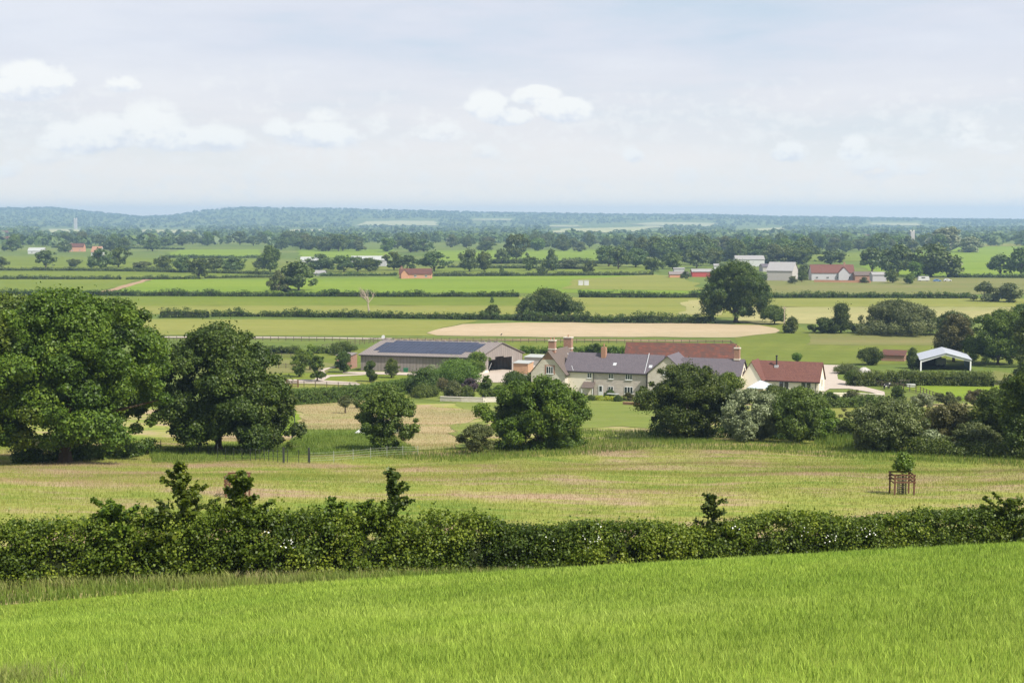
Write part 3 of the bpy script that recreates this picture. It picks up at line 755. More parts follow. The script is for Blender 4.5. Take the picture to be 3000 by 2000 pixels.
# ------------------------------------------------------------------ big oaks and park trees
tree('oak_tree', 150, 1062, 664, 405, 'huge spreading oak with a thick brown trunk at the left edge of the meadow', mat='oak', K=170, n=110000, leaf=.26, bf=.13, cr=1.35, lump=.19, tr=.6, depth=.8, seed=5)
tree('oak_tree', -75, 1068, 690, 330, 'big oak cut off by the left edge of the photo', mat='oak', K=90, n=50000, leaf=.28, bf=.14, cr=1.3, tr=.5, depth=.8, seed=6)
tree('oak_tree', 272, 1032, 684, 190, 'tall oak close behind the huge spreading oak, on its right', mat='oak', K=80, n=55000, leaf=.28, bf=.16, cr=1.25, tr=.35, depth=.8, seed=8)
tree('oak_tree', 40, 1020, 672, 330, 'oak behind the huge spreading oak, its crown over the left of it', mat='oak', K=80, n=45000, leaf=.3, bf=.2, cr=1.4, tr=.4, depth=.7, seed=18)
tree('oak_tree', 502, 1036, 742, 262, 'dark dense oak with a broad low skirt, right of the two tall oaks', mat='darkleaf', K=130, n=85000, leaf=.25, bf=.07, cr=1.15, tr=.4, seed=12, lump=.18)
tree('hawthorn', 615, 1034, 862, 150, 'low dark hawthorn spreading from the right side of the broad-skirted oak', mat='darkleaf', shape='mound', K=60, n=26000, leaf=.22, bf=.05, cr=.8, tr=.15, seed=14)
hedge('shrubbery', [(30, 1064), (150, 1058), (250, 1052), (330, 1040)], 1.6, 3.0, 'dark brambles and nettles in the shade under the big oaks', 'darkleaf', cr=.6, leaf=.22, per_m=12, lpc=40, cat='undergrowth', core=False)
tree('field_maple', 890, 1036, 881, 138, 'rounded olive-green tree hiding a white cover, standing alone in the rough grass', mat='olive', shape='round', K=75, n=30000, leaf=.2, bf=.05, cr=.75, tr=.16, seed=21, lump=.14)
tree('field_maple', 1241, 1034, 858, 212, 'broad green tree in front of the farmhouse left gable', mat='oak', shape='oak', K=90, n=40000, leaf=.21, bf=.07, cr=.85, tr=.2, seed=24, lump=.17)
tree('field_maple', 1182, 1028, 875, 95, 'darker narrow tree joined to the left side of the broad green tree', mat='darkleaf', shape='round', K=50, n=18000, leaf=.2, bf=.08, cr=.7, tr=.13, seed=25)
tree('willow_bush', 1097, 1044, 974, 86, 'small feathery grey-green bush leaning left with a thin bare stem', 'bush', mat='greyleaf', shape='round', K=40, n=9000, leaf=.14, bf=.12, cr=.45, tr=.06, seed=27)
tree('chestnut_tree', 1578, 1006, 836, 210, 'large dark round tree in front of the farmhouse right gable', mat='darkleaf', shape='round', K=120, n=60000, leaf=.22, bf=.07, cr=1.0, tr=.2, seed=31, lump=.1)
tree('laburnum', 1672, 960, 852, 85, 'light green tree against the cream gable wall of the farmhouse', mat='bright', shape='round', K=45, n=14000, leaf=.22, bf=.1, cr=.8, tr=.12, seed=33)
tree('silver_willow', 1728, 1012, 893, 140, 'silvery grey-leaved willow right of the large dark round tree', mat='silver', shape='round', K=70, n=30000, leaf=.19, bf=.05, cr=.7, tr=.12, seed=35)
tree('silver_willow', 1712, 1016, 944, 62, 'small pale silver bush at the foot of the silver willow', 'bush', mat='silver', shape='round', K=34, n=9000, leaf=.16, bf=.03, cr=.42, tr=.06, seed=37)
tree('goat_willow', 1835, 1018, 892, 115, 'mid-green ragged willow right of the silver willow', mat='olive', shape='round', K=70, n=26000, leaf=.2, bf=.04, cr=.75, tr=.12, seed=39, lump=.25)
hedge('shrubbery', [(1500, 998), (1580, 1002), (1680, 1004), (1800, 1008), (1870, 1008)], 1.4, 3.0, 'dark undergrowth along the foot of the trees below the farmhouse', 'darkleaf', cr=.55, leaf=.2, per_m=9, lpc=45, cat='undergrowth', core=False, hvar=.3)
hedge('shrubbery', [(1150, 1030), (1240, 1036), (1320, 1022)], 1.2, 2.6, 'dark undergrowth under the broad green tree', 'darkleaf', cr=.5, leaf=.2, per_m=9, lpc=40, cat='undergrowth', core=False, hvar=.3)
tree('elder', 1880, 1010, 930, 70, 'light green bush between the ragged willow and the short dark hedge', 'bush', mat='bright', shape='round', K=36, n=10000, leaf=.19, bf=.03, cr=.6, tr=.07, seed=94, lump=.3)
hedge('hedge', [(1880, 998), (1925, 1003), (1972, 1005)], 2.2, 2.4, 'short dark clipped hedge right of the ragged willow', 'darkleaf', cr=.45, leaf=.2, per_m=14, lpc=60)
tree('goat_willow', 2042, 1034, 915, 165, 'big olive-brown willow bush, left end of the thicket on the right', mat='greyleaf', shape='round', K=90, n=36000, leaf=.19, bf=.03, cr=.85, tr=.14, seed=41, lump=.15)
tree('willow_bush', 1985, 1036, 968, 55, 'low grey-green bush at the left foot of the olive-brown willow', 'bush', mat='greyleaf', shape='mound', K=30, n=8000, leaf=.17, bf=.02, cr=.5, tr=.06, seed=43)
tree('willow_bush', 2143, 1032, 988, 78, 'low pale mounded willow in the middle of the right thicket', 'bush', mat='silver', shape='mound', K=36, n=9000, leaf=.17, bf=.02, cr=.5, tr=.06, seed=45)
tree('willow_bush', 2238, 1040, 970, 118, 'spiky pale green bush in front of the dark hawthorn at the right', 'bush', mat='greyleaf', shape='mound', K=50, n=15000, leaf=.18, bf=.02, cr=.55, tr=.07, seed=47, lump=.25)
tree('hawthorn', 2288, 1030, 890, 110, 'tall dark hawthorn rising out of the right thicket', mat='darkleaf', shape='column', K=70, n=26000, leaf=.2, bf=.04, cr=.8, tr=.12, seed=49)
tree('hawthorn', 2190, 1020, 925, 120, 'brownish hawthorn behind the pale mounded willow', mat='brownleaf', shape='round', K=55, n=18000, leaf=.2, bf=.03, cr=.75, tr=.12, seed=51)
tree('hawthorn', 2110, 1010, 935, 80, 'rusty green bush between the olive-brown willow and the brownish hawthorn', 'bush', mat='olive', shape='round', K=40, n=11000, leaf=.2, bf=.03, cr=.6, tr=.1, seed=53)
tree('ash_tree', 2372, 1052, 835, 130, 'dark tree cut off by the right edge above the thicket', mat='darkleaf', shape='column', K=80, n=30000, leaf=.22, bf=.04, cr=.95, tr=.16, seed=55)
hedge('shrubbery', [(2090, 1040), (2200, 1046), (2330, 1052), (2380, 1056)], 1.4, 3, 'dark brambles along the foot of the right thicket', 'darkleaf', cr=.55, leaf=.2, per_m=10, lpc=40, cat='undergrowth', core=False)
tree('elder', 2245, 935, 893, 70, 'red-tinted shrub above the right thicket, by the paddock', 'bush', mat='brownleaf', shape='round', K=24, n=5000, leaf=.2, bf=.05, cr=.5, tr=.06, seed=57)
tree('willow_bush', 2062, 925, 885, 40, 'narrow grey-green bush beside the rail fence end', 'bush', mat='darkleaf', shape='column', K=24, n=6000, leaf=.18, bf=.05, cr=.45, tr=.06, seed=59)
tree('willow_bush', 2120, 938, 903, 60, 'pale loose bush beyond the olive-brown willow, below the fence', 'bush', mat='silver', shape='round', K=26, n=5000, leaf=.18, bf=.05, cr=.5, tr=.06, seed=61)
tree('willow_bush', 2175, 930, 900, 55, 'grey-green bush left of the red-tinted shrub', 'bush', mat='greyleaf', shape='round', K=26, n=5000, leaf=.18, bf=.05, cr=.5, tr=.06, seed=63)
tree('sapling', 1940, 968, 936, 26, 'tiny upright sapling in the pale grass behind the short dark hedge', 'sapling', mat='greyleaf', shape='column', K=16, n=1400, leaf=.13, bf=.1, cr=.25, tr=.03, seed=65)
tree('elder', 1775, 950, 884, 75, 'green shrub hiding the foot of the annexe, behind the silver willow', 'bush', mat='olive', shape='round', K=44, n=14000, leaf=.2, bf=.03, cr=.7, tr=.1, seed=91)
tree('elder', 1838, 945, 889, 85, 'rounded shrub before the annexe french windows', 'bush', mat='oak', shape='round', K=44, n=14000, leaf=.2, bf=.03, cr=.7, tr=.1, seed=92)
tree('rose_bush', 1905, 935, 900, 60, 'dark low shrub at the right corner of the annexe', 'bush', mat='darkleaf', shape='mound', K=30, n=7000, leaf=.18, bf=.02, cr=.5, tr=.06, seed=93)
hedge('hedge', [(1885, 937), (1950, 936), (2030, 930)], 1.7, 2.6, 'low dark garden hedge in front of the cream wall beside the track', 'olive', cr=.5, leaf=.22, per_m=10, lpc=45)
tree('willow_bush', 1960, 932, 893, 45, 'grey shrub poking above the low garden hedge', 'bush', mat='greyleaf', shape='round', K=22, n=4500, leaf=.18, bf=.05, cr=.45, tr=.06, seed=67)

# garden shrubs before the house and barn
B = [
 ('apple_tree', 793, 950, 906, 32, 'thin young tree in the pink grass before the clipped hedge', 'sapling', 'greyleaf', 'round', 22, 1800, .15, .35),
 ('willow_bush', 822, 938, 912, 22, 'small round green bush beside the thin young tree in the pink grass', 'bush', 'olive', 'round', 16, 2200, .15, .05),
 ('elder', 972, 905, 845, 75, 'grey-green elder by the right end of the clipped hedge', 'bush', 'darkleaf', 'round', 40, 12000, .2, .04),
 ('hazel', 1050, 880, 826, 115, 'big bright green bush against the barn wall', 'bush', 'bright', 'mound', 60, 24000, .2, .03),
 ('elder', 992, 868, 836, 34, 'elder with white flowers beside the bright green bush', 'bush', 'silver', 'round', 22, 4000, .18, .05),
 ('birch_tree', 1096, 868, 806, 48, 'upright young tree at the barn corner by its open doorway', 'tree', 'bright', 'round', 34, 9000, .2, .15),
 ('berberis', 1012, 898, 868, 45, 'brownish shrub between the elder and the stone garden wall', 'bush', 'brownleaf', 'round', 26, 6000, .18, .03),
 ('laurel', 975, 912, 886, 70, 'low bright shrub mound at the top of the lawn', 'bush', 'clipped', 'mound', 34, 9000, .17, .02),
 ('lavender_bush', 1042, 915, 874, 50, 'grey-green shrub on the left of the raised garden bed', 'bush', 'greyleaf', 'mound', 30, 8000, .17, .02),
 ('box_shrub', 1072, 916, 884, 40, 'round dark green shrub in the middle of the raised bed', 'bush', 'olive', 'mound', 26, 6500, .17, .02),
 ('smoke_bush', 1080, 900, 867, 40, 'purple-leaved shrub behind the raised bed', 'bush', 'purple', 'mound', 24, 6000, .17, .02),
 ('laurel', 1115, 922, 861, 36, 'tall dark laurel column right of the raised bed', 'bush', 'oak', 'column', 34, 11000, .2, .02),
 ('laurel', 1145, 920, 884, 40, 'bright green shrub right of the tall laurel', 'bush', 'bright', 'mound', 26, 6500, .17, .02),
 ('hazel', 1185, 900, 852, 60, 'dark shrub in front of the orange shed', 'bush', 'darkleaf', 'round', 34, 9000, .2, .04),
 ('elder', 1232, 895, 852, 60, 'elder with pale flowers hiding the foot of the left gable', 'bush', 'olive', 'round', 34, 9000, .2, .04),
 ('rowan_tree', 688, 866, 800, 46, 'light green feathery young tree beside the paddock gate', 'tree', 'bright', 'round', 34, 6500, .2, .1),
 ('rowan_tree', 712, 850, 790, 30, 'thin light green tree behind the dark young alder', 'tree', 'bright', 'column', 30, 5500, .2, .1),
 ('alder_tree', 729, 876, 812, 36, 'dark green young alder left of the gravel fork', 'tree', 'oak', 'column', 38, 9500, .2, .06),
 ('lime_tree', 790, 856, 806, 40, 'round dark tree at the left end of the barn', 'tree', 'darkleaf', 'round', 38, 9500, .2, .1),
 ('hornbeam', 850, 877, 827, 30, 'dark egg-shaped tree in front of the barn wall', 'tree', 'darkleaf', 'column', 38, 9500, .17, .06),
 ('rowan_tree', 899, 868, 822, 34, 'loose green tree in front of the barn wall, right of the egg-shaped one', 'tree', 'olive', 'round', 34, 6500, .17, .1),
 ('hawthorn', 790, 815, 785, 60, 'scrub bush behind the left end of the barn', 'bush', 'olive', 'round', 36, 8000, .22, .03),
 ('hawthorn', 2001, 838, 796, 52, 'dark round bushy tree right of the track bend', 'tree', 'darkleaf', 'round', 38, 10000, .22, .04),
 ('cypress', 2095, 846, 795, 38, 'dark conical conifer at the left corner of the open shelter', 'tree', 'darkleaf', 'cone', 36, 10000, .2, .03),
 ('plum_tree', 1830, 834, 810, 24, 'small green treetop just above the annexe roof', 'tree', 'bright', 'round', 20, 3500, .2, .2),
 ('willow_bush', 1945, 858, 838, 60, 'grey-green weedy mound beside the gravel yard', 'bush', 'greyleaf', 'mound', 30, 7000, .18, .02),
 ('hawthorn', 1958, 884, 850, 45, 'dark bush at the left end of the shelter hedge', 'bush', 'oak', 'mound', 30, 8500, .18, .02),
]
for (nm, px, b, t, w, lab, cat, mt, shp, K, n_, lf, bf) in B:
    tree(nm, px, b, t, w, lab, cat, mat=mt, shape=shp, K=K, n=n_, leaf=lf, bf=bf)
tree('copper_tree', 2190, 831, 720, 82, 'brown-tinged open tree behind the shelter', mat='brownleaf', shape='oak', K=60, n=16000, leaf=.32, bf=.15, cr=1.2, seed=71)
tree('oak_tree', 2292, 838, 712, 140, 'large bright-lit oak right of the shelter', mat='oak', K=110, n=42000, leaf=.32, bf=.05, cr=1.5, seed=73)
tree('oak_tree', 2372, 884, 700, 90, 'tall dark tree at the right edge beyond the paddock', mat='olive', K=80, n=32000, leaf=.32, bf=.04, cr=1.4, seed=75)
tree('oak_tree', 2345, 800, 700, 80, 'dark treetop behind the bright-lit oak at the right edge', mat='darkleaf', K=60, n=16000, leaf=.4, bf=.05, cr=1.6, seed=76)
tree('willow_mound', 2058, 767, 690, 190, 'wide grey-green willow mound beyond the olive field', 'bush', mat='greyleaf', shape='mound', K=110, n=30000, leaf=.4, bf=.02, cr=1.9, seed=77, lump=.08)
tree('poplar', 2063, 764, 684, 30, 'pointed green treetop sticking out of the willow mound', mat='darkleaf', shape='cone', K=30, n=6000, leaf=.4, bf=.1, cr=1.0, seed=78)
tree('poplar', 1931, 765, 697, 68, 'pointed dark tree left of the willow mound', mat='darkleaf', shape='cone', K=50, n=12000, leaf=.4, bf=.05, cr=1.4, seed=79)
tree('hawthorn', 2185, 770, 716, 90, 'dark rough bush right of the willow mound', 'bush', mat='darkleaf', shape='mound', K=50, n=11000, leaf=.4, bf=.03, cr=1.4, seed=80)
tree('hawthorn', 1890, 765, 730, 60, 'low dark bush at the left foot of the pointed dark tree', 'bush', mat='darkleaf', shape='mound', K=30, n=7000, leaf=.4, bf=.03, cr=1.2, seed=81)
tree('oak_tree', 1690, 741, 600, 152, 'massive solitary oak on the hedge line behind the farm', mat='darkleaf', K=120, n=42000, leaf=.5, bf=.09, cr=2.3, tr=.8, seed=83, lump=.16)
tree('hawthorn', 1778, 745, 702, 62, 'bushy hawthorn right of the massive solitary oak', 'bush', mat='olive', shape='mound', K=36, n=8000, leaf=.42, bf=.03, cr=1.4, seed=84)
tree('hawthorn', 1818, 765, 728, 34, 'small rough bush below the pole in the stubble', 'bush', mat='olive', shape='mound', K=22, n=4500, leaf=.4, bf=.03, cr=1.0, seed=85)
tree('oak_tree', 1263, 728, 663, 124, 'broad dark tree on the hedge line, left of centre behind the house', mat='darkleaf', K=80, n=22000, leaf=.5, bf=.06, cr=1.7, seed=86)
tree('thorn_tree', 1212, 724, 680, 48, 'faded grey-green bush on the left of the broad dark tree', 'bush', mat='greyleaf', shape='mound', K=30, n=6500, leaf=.45, bf=.03, cr=1.3, seed=87)
tree('hawthorn', 1134, 727, 700, 38, 'small bush sticking out of the hedge before the broad dark tree', 'bush', mat='darkleaf', shape='mound', K=22, n=4500, leaf=.42, bf=.03, cr=1.1, seed=88)

# clipped and field hedges
hedge('hedge', [(560, 928), (640, 932), (760, 925), (850, 916), (935, 903)], 2.6, 2.2, 'long clipped yellow-green hedge between the pink grass and the gravel track', 'clipped', cr=.4, leaf=.17, per_m=42, lpc=26, hvar=.03)
hedge('hedge', [(935, 903), (985, 880), (1010, 872)], 2.2, 2.2, 'clipped hedge end turning back towards the barn', 'clipped', cr=.4, leaf=.17, per_m=36, lpc=26, hvar=.03)
hedge('hedge', [(1960, 886), (2060, 884), (2180, 885), (2282, 887)], 2.9, 3.4, 'thick long hedge in front of the open shelter', 'olive', cr=.65, leaf=.24, per_m=18, lpc=32, hvar=.08)
hedge('hedge', [(560, 811), (690, 812)], 1.9, 2.0, 'short dark hedge behind the paddock, left of the barn', 'darkleaf', cr=.5, leaf=.28, per_m=10, lpc=26)
hedge('hedge', [(722, 812), (800, 811)], 1.8, 2.0, 'short hedge between the feathery trees and the barn', 'olive', cr=.5, leaf=.28, per_m=10, lpc=26)
hedge('hedge', [(1195, 812), (1330, 812), (1450, 812)], 2.0, 2.0, 'hedge between the barn and the red roof, behind the chimneys', 'oak', cr=.55, leaf=.3, per_m=9, lpc=24)
tree('hawthorn', 1368, 813, 787, 24, 'little round tree in the hedge between the farmhouse chimneys', 'tree', mat='oak', shape='round', K=20, n=3500, leaf=.26, bf=.1, seed=89)
HG = 'field hedges across the valley'
hd = [
 ([(370, 729), (478, 729)], 3.4, 5, 'humped dark hedge end just right of the tall oak crown'),
 ([(487, 727), (540, 727), (596, 727)], 2.4, 3.5, 'middle length of hedge between two gaps, left of the dead tree'),
 ([(602, 727), (800, 729), (1000, 732), (1190, 735)], 2.4, 3.4, 'long hedge passing under the bare dead tree'),
 ([(1190, 736), (1300, 739), (1450, 741), (1640, 743)], 3.2, 4.5, 'thick hedge leading to the massive solitary oak'),
 ([(-60, 677), (235, 679), (600, 681), (900, 682), (1192, 682)], 2.7, 4, 'very long dark hedge bounding the bright green field'),
 ([(1330, 683), (1480, 684), (1625, 684)], 2.9, 4, 'dark hedge between the broad dark tree and the massive oak'),
 ([(1768, 684), (2000, 684), (2235, 685)], 2.6, 3.5, 'straight dark hedge between the olive field and the straw field'),
 ([(-60, 641), (120, 641), (277, 642)], 2.2, 3, 'thin hedge at the far left, behind the long dark hedge'),
 ([(290, 642), (380, 642), (460, 641)], 2.2, 3, 'thin hedge right of the earth path'),
 ([(470, 639), (560, 638), (640, 637)], 1.8, 3, 'faint thin hedge leading to the round tree by the grey shed'),
 ([(-60, 621), (200, 622), (420, 626), (640, 631)], 2.4, 3.4, 'long thin hedge under the round trees at the left'),
 ([(995, 634), (1250, 634), (1500, 632)], 2.6, 4, 'hedge running right from the pink cottage'),
 ([(735, 634), (910, 633)], 2.2, 4, 'hedge running left from the pink cottage'),
 ([(1090, 605), (1290, 606), (1480, 606)], 4, 8, 'bushy far hedge behind the row of field trees'),
 ([(2175, 637), (2300, 638), (2500, 639)], 2.6, 4, 'hedge below the two spreading trees at the right'),
 ([(380, 592), (500, 593), (610, 592)], 3, 5, 'far hedge across the pale green fields left of centre'),
 ([(1030, 615), (1200, 617), (1340, 618)], 2.6, 4, 'second hedge line right of the round field tree'),
 ([(120, 569), (300, 571), (420, 573)], 3, 6, 'thin far hedge right of the white farmhouse'),
 ([(1690, 594), (1800, 588), (1900, 583)], 3, 5, 'sloping hedge behind the white shed'),
]
for p, hh, ww, lab in hd:
    Y = g(*p[0])[1]; k = Y / 500
    hedge('hedge', p, hh, ww, lab, 'darkleaf' if Y < 700 else 'farleaf', cr=.75 * k ** .5, leaf=.42 * k ** .6, per_m=4.6 / k, lpc=16, hvar=.24, group=HG)

# ------------------------------------------------------------------ valley trees: shared crowns, each tree its own object
def far_proto(shape, seed, K=26, n=2400, leaf=.075, bf=.12, mat='farleaf', cr=.17, lump=.2):
    cen, V, Fq, T = crown_data(1, 1, bf, shape, K, n, leaf, seed, cr=cr, lump=lump)
    mb = MB(); mb.tube([(0, 0, -.05), (0, 0, bf), (.02, 0, .6)], [.04, .03, .01], 5)
    for c in cen[:5]: mb.tube([(0, 0, bf), tuple(c)], [.018, .004], 4)
    tv = np.array(mb.v); tf = [f for f in mb.f if len(f) == 4]
    V = np.concatenate([V, tv]); b0 = len(Fq) * 4
    Fq = np.concatenate([Fq, np.array(tf) + b0]); T = np.concatenate([T, np.zeros(len(tf))])
    mi = np.concatenate([np.zeros(len(Fq) - len(tf), int), np.ones(len(tf), int)])
    o = mesh_np('tree', V, Fq, [M[mat], M['bark']], mi, T)
    me = o.data; bpy.data.objects.remove(o); return me
PROTO = {
 'd': [far_proto('oak', s, mat='farleaf', bf=.1) for s in (101, 102, 103, 104)],
 'r': [far_proto('round', s, mat='olive', bf=.1) for s in (111, 112, 113)],
 'b': [far_proto('round', s, mat='bright', bf=.06) for s in (121, 122)],
 'g': [far_proto('mound', s, mat='greyleaf', bf=.03) for s in (131, 132)],
 'p': [far_proto('cone', s, mat='farleaf', bf=.05) for s in (141, 142)],
 'w': [far_proto('mound', 151, mat='silver', bf=.03)],
}
nfar = [0]
def ftree(px, b, t, w, kind, label, group=None, name='tree', cat='tree'):
    G = g(px, b); Y = G[1]; me = PROTO[kind][nfar[0] % len(PROTO[kind])]; nfar[0] += 1
    o = bpy.data.objects.new(name, me); COL.objects.link(o)
    hh = (b - t) / F * Y; ww = w / F * Y
    o.location = (G[0], G[1], G[2] - .02 * hh); o.scale = (ww, ww, hh); o.rotation_euler = (0, 0, R.uniform(0, 6.28))
    return tag(o, label, cat, group)
FT = [
 (105, 615, 574, 52, 'd', 'round dark tree on the hedge below the white farmhouse'),
 (168, 613, 594, 34, 'r', 'small pale tree between the round dark tree and the pair of oaks'),
 (232, 618, 569, 50, 'd', 'left tree of the dark pair near the red-roofed white house'),
 (272, 614, 568, 54, 'r', 'right tree of the dark pair near the red-roofed white house'),
 (330, 620, 600, 55, 'g', 'low rounded bush right of the dark pair'),
 (377, 622, 588, 44, 'r', 'pale round tree at the left end of the dark tree row'),
 (425, 626, 586, 46, 'd', 'second tree of the dark row left of centre'),
 (456, 640, 590, 52, 'd', 'tree standing forward of the dark row with a visible trunk'),
 (490, 626, 590, 44, 'd', 'dark tree right of the forward one with a visible trunk'),
 (537, 625, 588, 62, 'd', 'widest tree at the right end of the dark row'),
 (602, 618, 588, 40, 'd', 'dark tree before the tall grey tree'),
 (621, 625, 563, 46, 'r', 'tall grey-green tree with a pale trunk'),
 (640, 668, 620, 40, 'g', 'pale scrubby tree leaning against the round dark field tree'),
 (686, 667, 599, 80, 'd', 'big round dark field tree in the bright green field'),
 (733, 622, 582, 62, 'd', 'dark tree in front of the long white barn'),
 (790, 625, 584, 50, 'd', 'second dark tree hiding the long white barn'),
 (822, 624, 590, 44, 'd', 'third dark tree hiding the long white barn'),
 (850, 624, 592, 50, 'r', 'tree below the right end of the long white barn'),
 (905, 621, 577, 48, 'r', 'grey-green tree behind the pink cottage chimney'),
 (935, 621, 584, 46, 'd', 'dark tree right behind the pink cottage'),
 (997, 623, 577, 64, 'd', 'wide dark tree right of the pink cottage'),
 (1078, 624, 572, 50, 'd', 'left of the two tall trees right of the wide dark tree'),
 (1112, 622, 576, 40, 'r', 'right of the two tall trees right of the wide dark tree'),
 (1151, 606, 570, 34, 'd', 'dark tree at the left of the tallest far tree'),
 (1186, 598, 536, 62, 'r', 'tallest grey-green tree in the far fields near the middle'),
 (1215, 622, 586, 34, 'r', 'small upright tree below the tallest far tree'),
 (1153, 631, 612, 20, 'p', 'tiny bush on the hedge below the tallest far tree'),
 (1246, 632, 612, 30, 'd', 'round bush on the hedge before the forked tree'),
 (1266, 622, 572, 44, 'p', 'forked dark tree standing over the round hedge bush'),
 (1310, 618, 596, 60, 'g', 'low grey bush right of the forked dark tree'),
 (1353, 628, 600, 34, 'r', 'spindly tree over the two white tanks'),
 (1398, 612, 562, 62, 'd', 'spreading dark tree left part of the central dark pair'),
 (1420, 618, 566, 56, 'd', 'trunked tree at the front of the central dark pair'),
 (1460, 614, 570, 60, 'd', 'dark tree right part of the central dark pair'),
 (1500, 624, 590, 46, 'r', 'tree left of the red farm sheds'),
 (1545, 618, 580, 50, 'r', 'tree behind the grey-roofed outbuildings'),
 (1600, 616, 576, 54, 'd', 'tree behind the red shed'),
 (1640, 610, 570, 50, 'r', 'brown-green tree right behind the red shed'),
 (1850, 638, 606, 32, 'd', 'small round tree left of the long red-roofed farmhouse'),
 (1908, 608, 573, 72, 'd', 'dark tree behind the long red-roofed farmhouse'),
 (2003, 625, 568, 62, 'd', 'left tree of the big spreading group on the right'),
 (2062, 632, 560, 74, 'd', 'middle tree of the big spreading group on the right'),
 (2138, 636, 558, 116, 'd', 'widest tree of the big spreading group on the right'),
 (2100, 640, 600, 40, 'b', 'pale yellowish tree under the big spreading group'),
 (2298, 633, 584, 54, 'd', 'small spreading tree near the right edge'),
 (2345, 634, 568, 64, 'd', 'taller spreading tree at the right edge'),
 (2178, 578, 523, 110, 'w', 'pale silvery willow behind the big spreading group'),
 (2225, 580, 545, 60, 'w', 'smaller pale willow right of the silvery one'),
 (2262, 692, 646, 62, 'g', 'round grey bush at the right end of the straight hedge'),
 (2318, 694, 650, 72, 'g', 'wide grey bush at the right edge of the straw field'),
 (2350, 560, 528, 50, 'd', 'dark far tree at the right edge on the skyline field'),
 (2060, 606, 578, 60, 'r', 'olive tree seen behind the big spreading group'),
 (3, 616, 590, 30, 'd', 'dark tree cut by the left edge above the thin hedge'),
 (350, 577, 545, 46, 'd', 'dark tree in the pale far field left of centre'),
 (150, 580, 552, 30, 'd', 'dark tree left of the pink far house'),
 (1130, 696, 680, 12, 'p', 'tiny shrub in the dark hedge left of the broad dark tree'),
]
for a in FT: ftree(*a)
 
for a in [(1700, 655, 628, 30, 'g', 'low bush at the right foot of the massive solitary oak, far beyond it'), (1842, 648, 622, 26, 'r', 'small tree between the concrete hall and the long grey farmhouse'),
          (1575, 640, 622, 22, 'd', 'small dark bush between the pale outbuilding and the red shed'), (1660, 640, 606, 40, 'r', 'tree between the red shed and the massive oak'),
          (1745, 652, 626, 36, 'd', 'dark bush in front of the concrete hall'), (1985, 650, 636, 20, 'g', 'tiny bush before the low dark red stable'), (2050, 650, 620, 34, 'r', 'tree just right of the grey box-like shed'),
          (1820, 652, 634, 24, 'g', 'grey bush at the right end of the concrete hall'), (1772, 606, 578, 44, 'd', 'dark tree between the large white shed and the hall'), (2090, 652, 628, 30, 'b', 'light green bush left of the caravan')]: ftree(*a)
BG = [('left', -40, 640, 556, 584, 46, 'tree in the mixed belt around the far left farmhouses'),
      ('mid', 640, 720, 556, 575, 12, 'tree in the far belt left of the pale wooded clump'),
      ('clump', 685, 830, 566, 578, 22, 'tree in the light green clump behind the long white barn'),
      ('c2', 860, 1160, 558, 582, 22, 'tree in the thin far belt above the pink cottage'),
      ('c3', 1200, 1480, 560, 580, 30, 'tree in the pale belt above the central green field'),
      ('c4', 1450, 1860, 562, 608, 78, 'tree in the dense wood behind the white shed and red sheds'),
      ('c5', 1860, 2180, 560, 584, 36, 'tree in the belt behind the long red-roofed farmhouse')]
for nm, x0, x1, y0, y1, cnt, lab in BG:
    for i in range(cnt):
        px = R.uniform(x0, x1); b = R.uniform(y0, y1)
        if nm == 'left' and (560 < b and (40 < px < 215 or px > 300)): b = R.uniform(y0, 566)
        Y = 32 * F / (b - 510); hh = R.uniform(10, 20); k = F / Y
        kind = R.choice(['d', 'r', 'g', 'b'], p=[.45, .33, .14, .08])
        ftree(px, b, b - hh * k, R.uniform(12, 22) * k, kind, lab, group=lab.replace('tree in', 'trees in'))

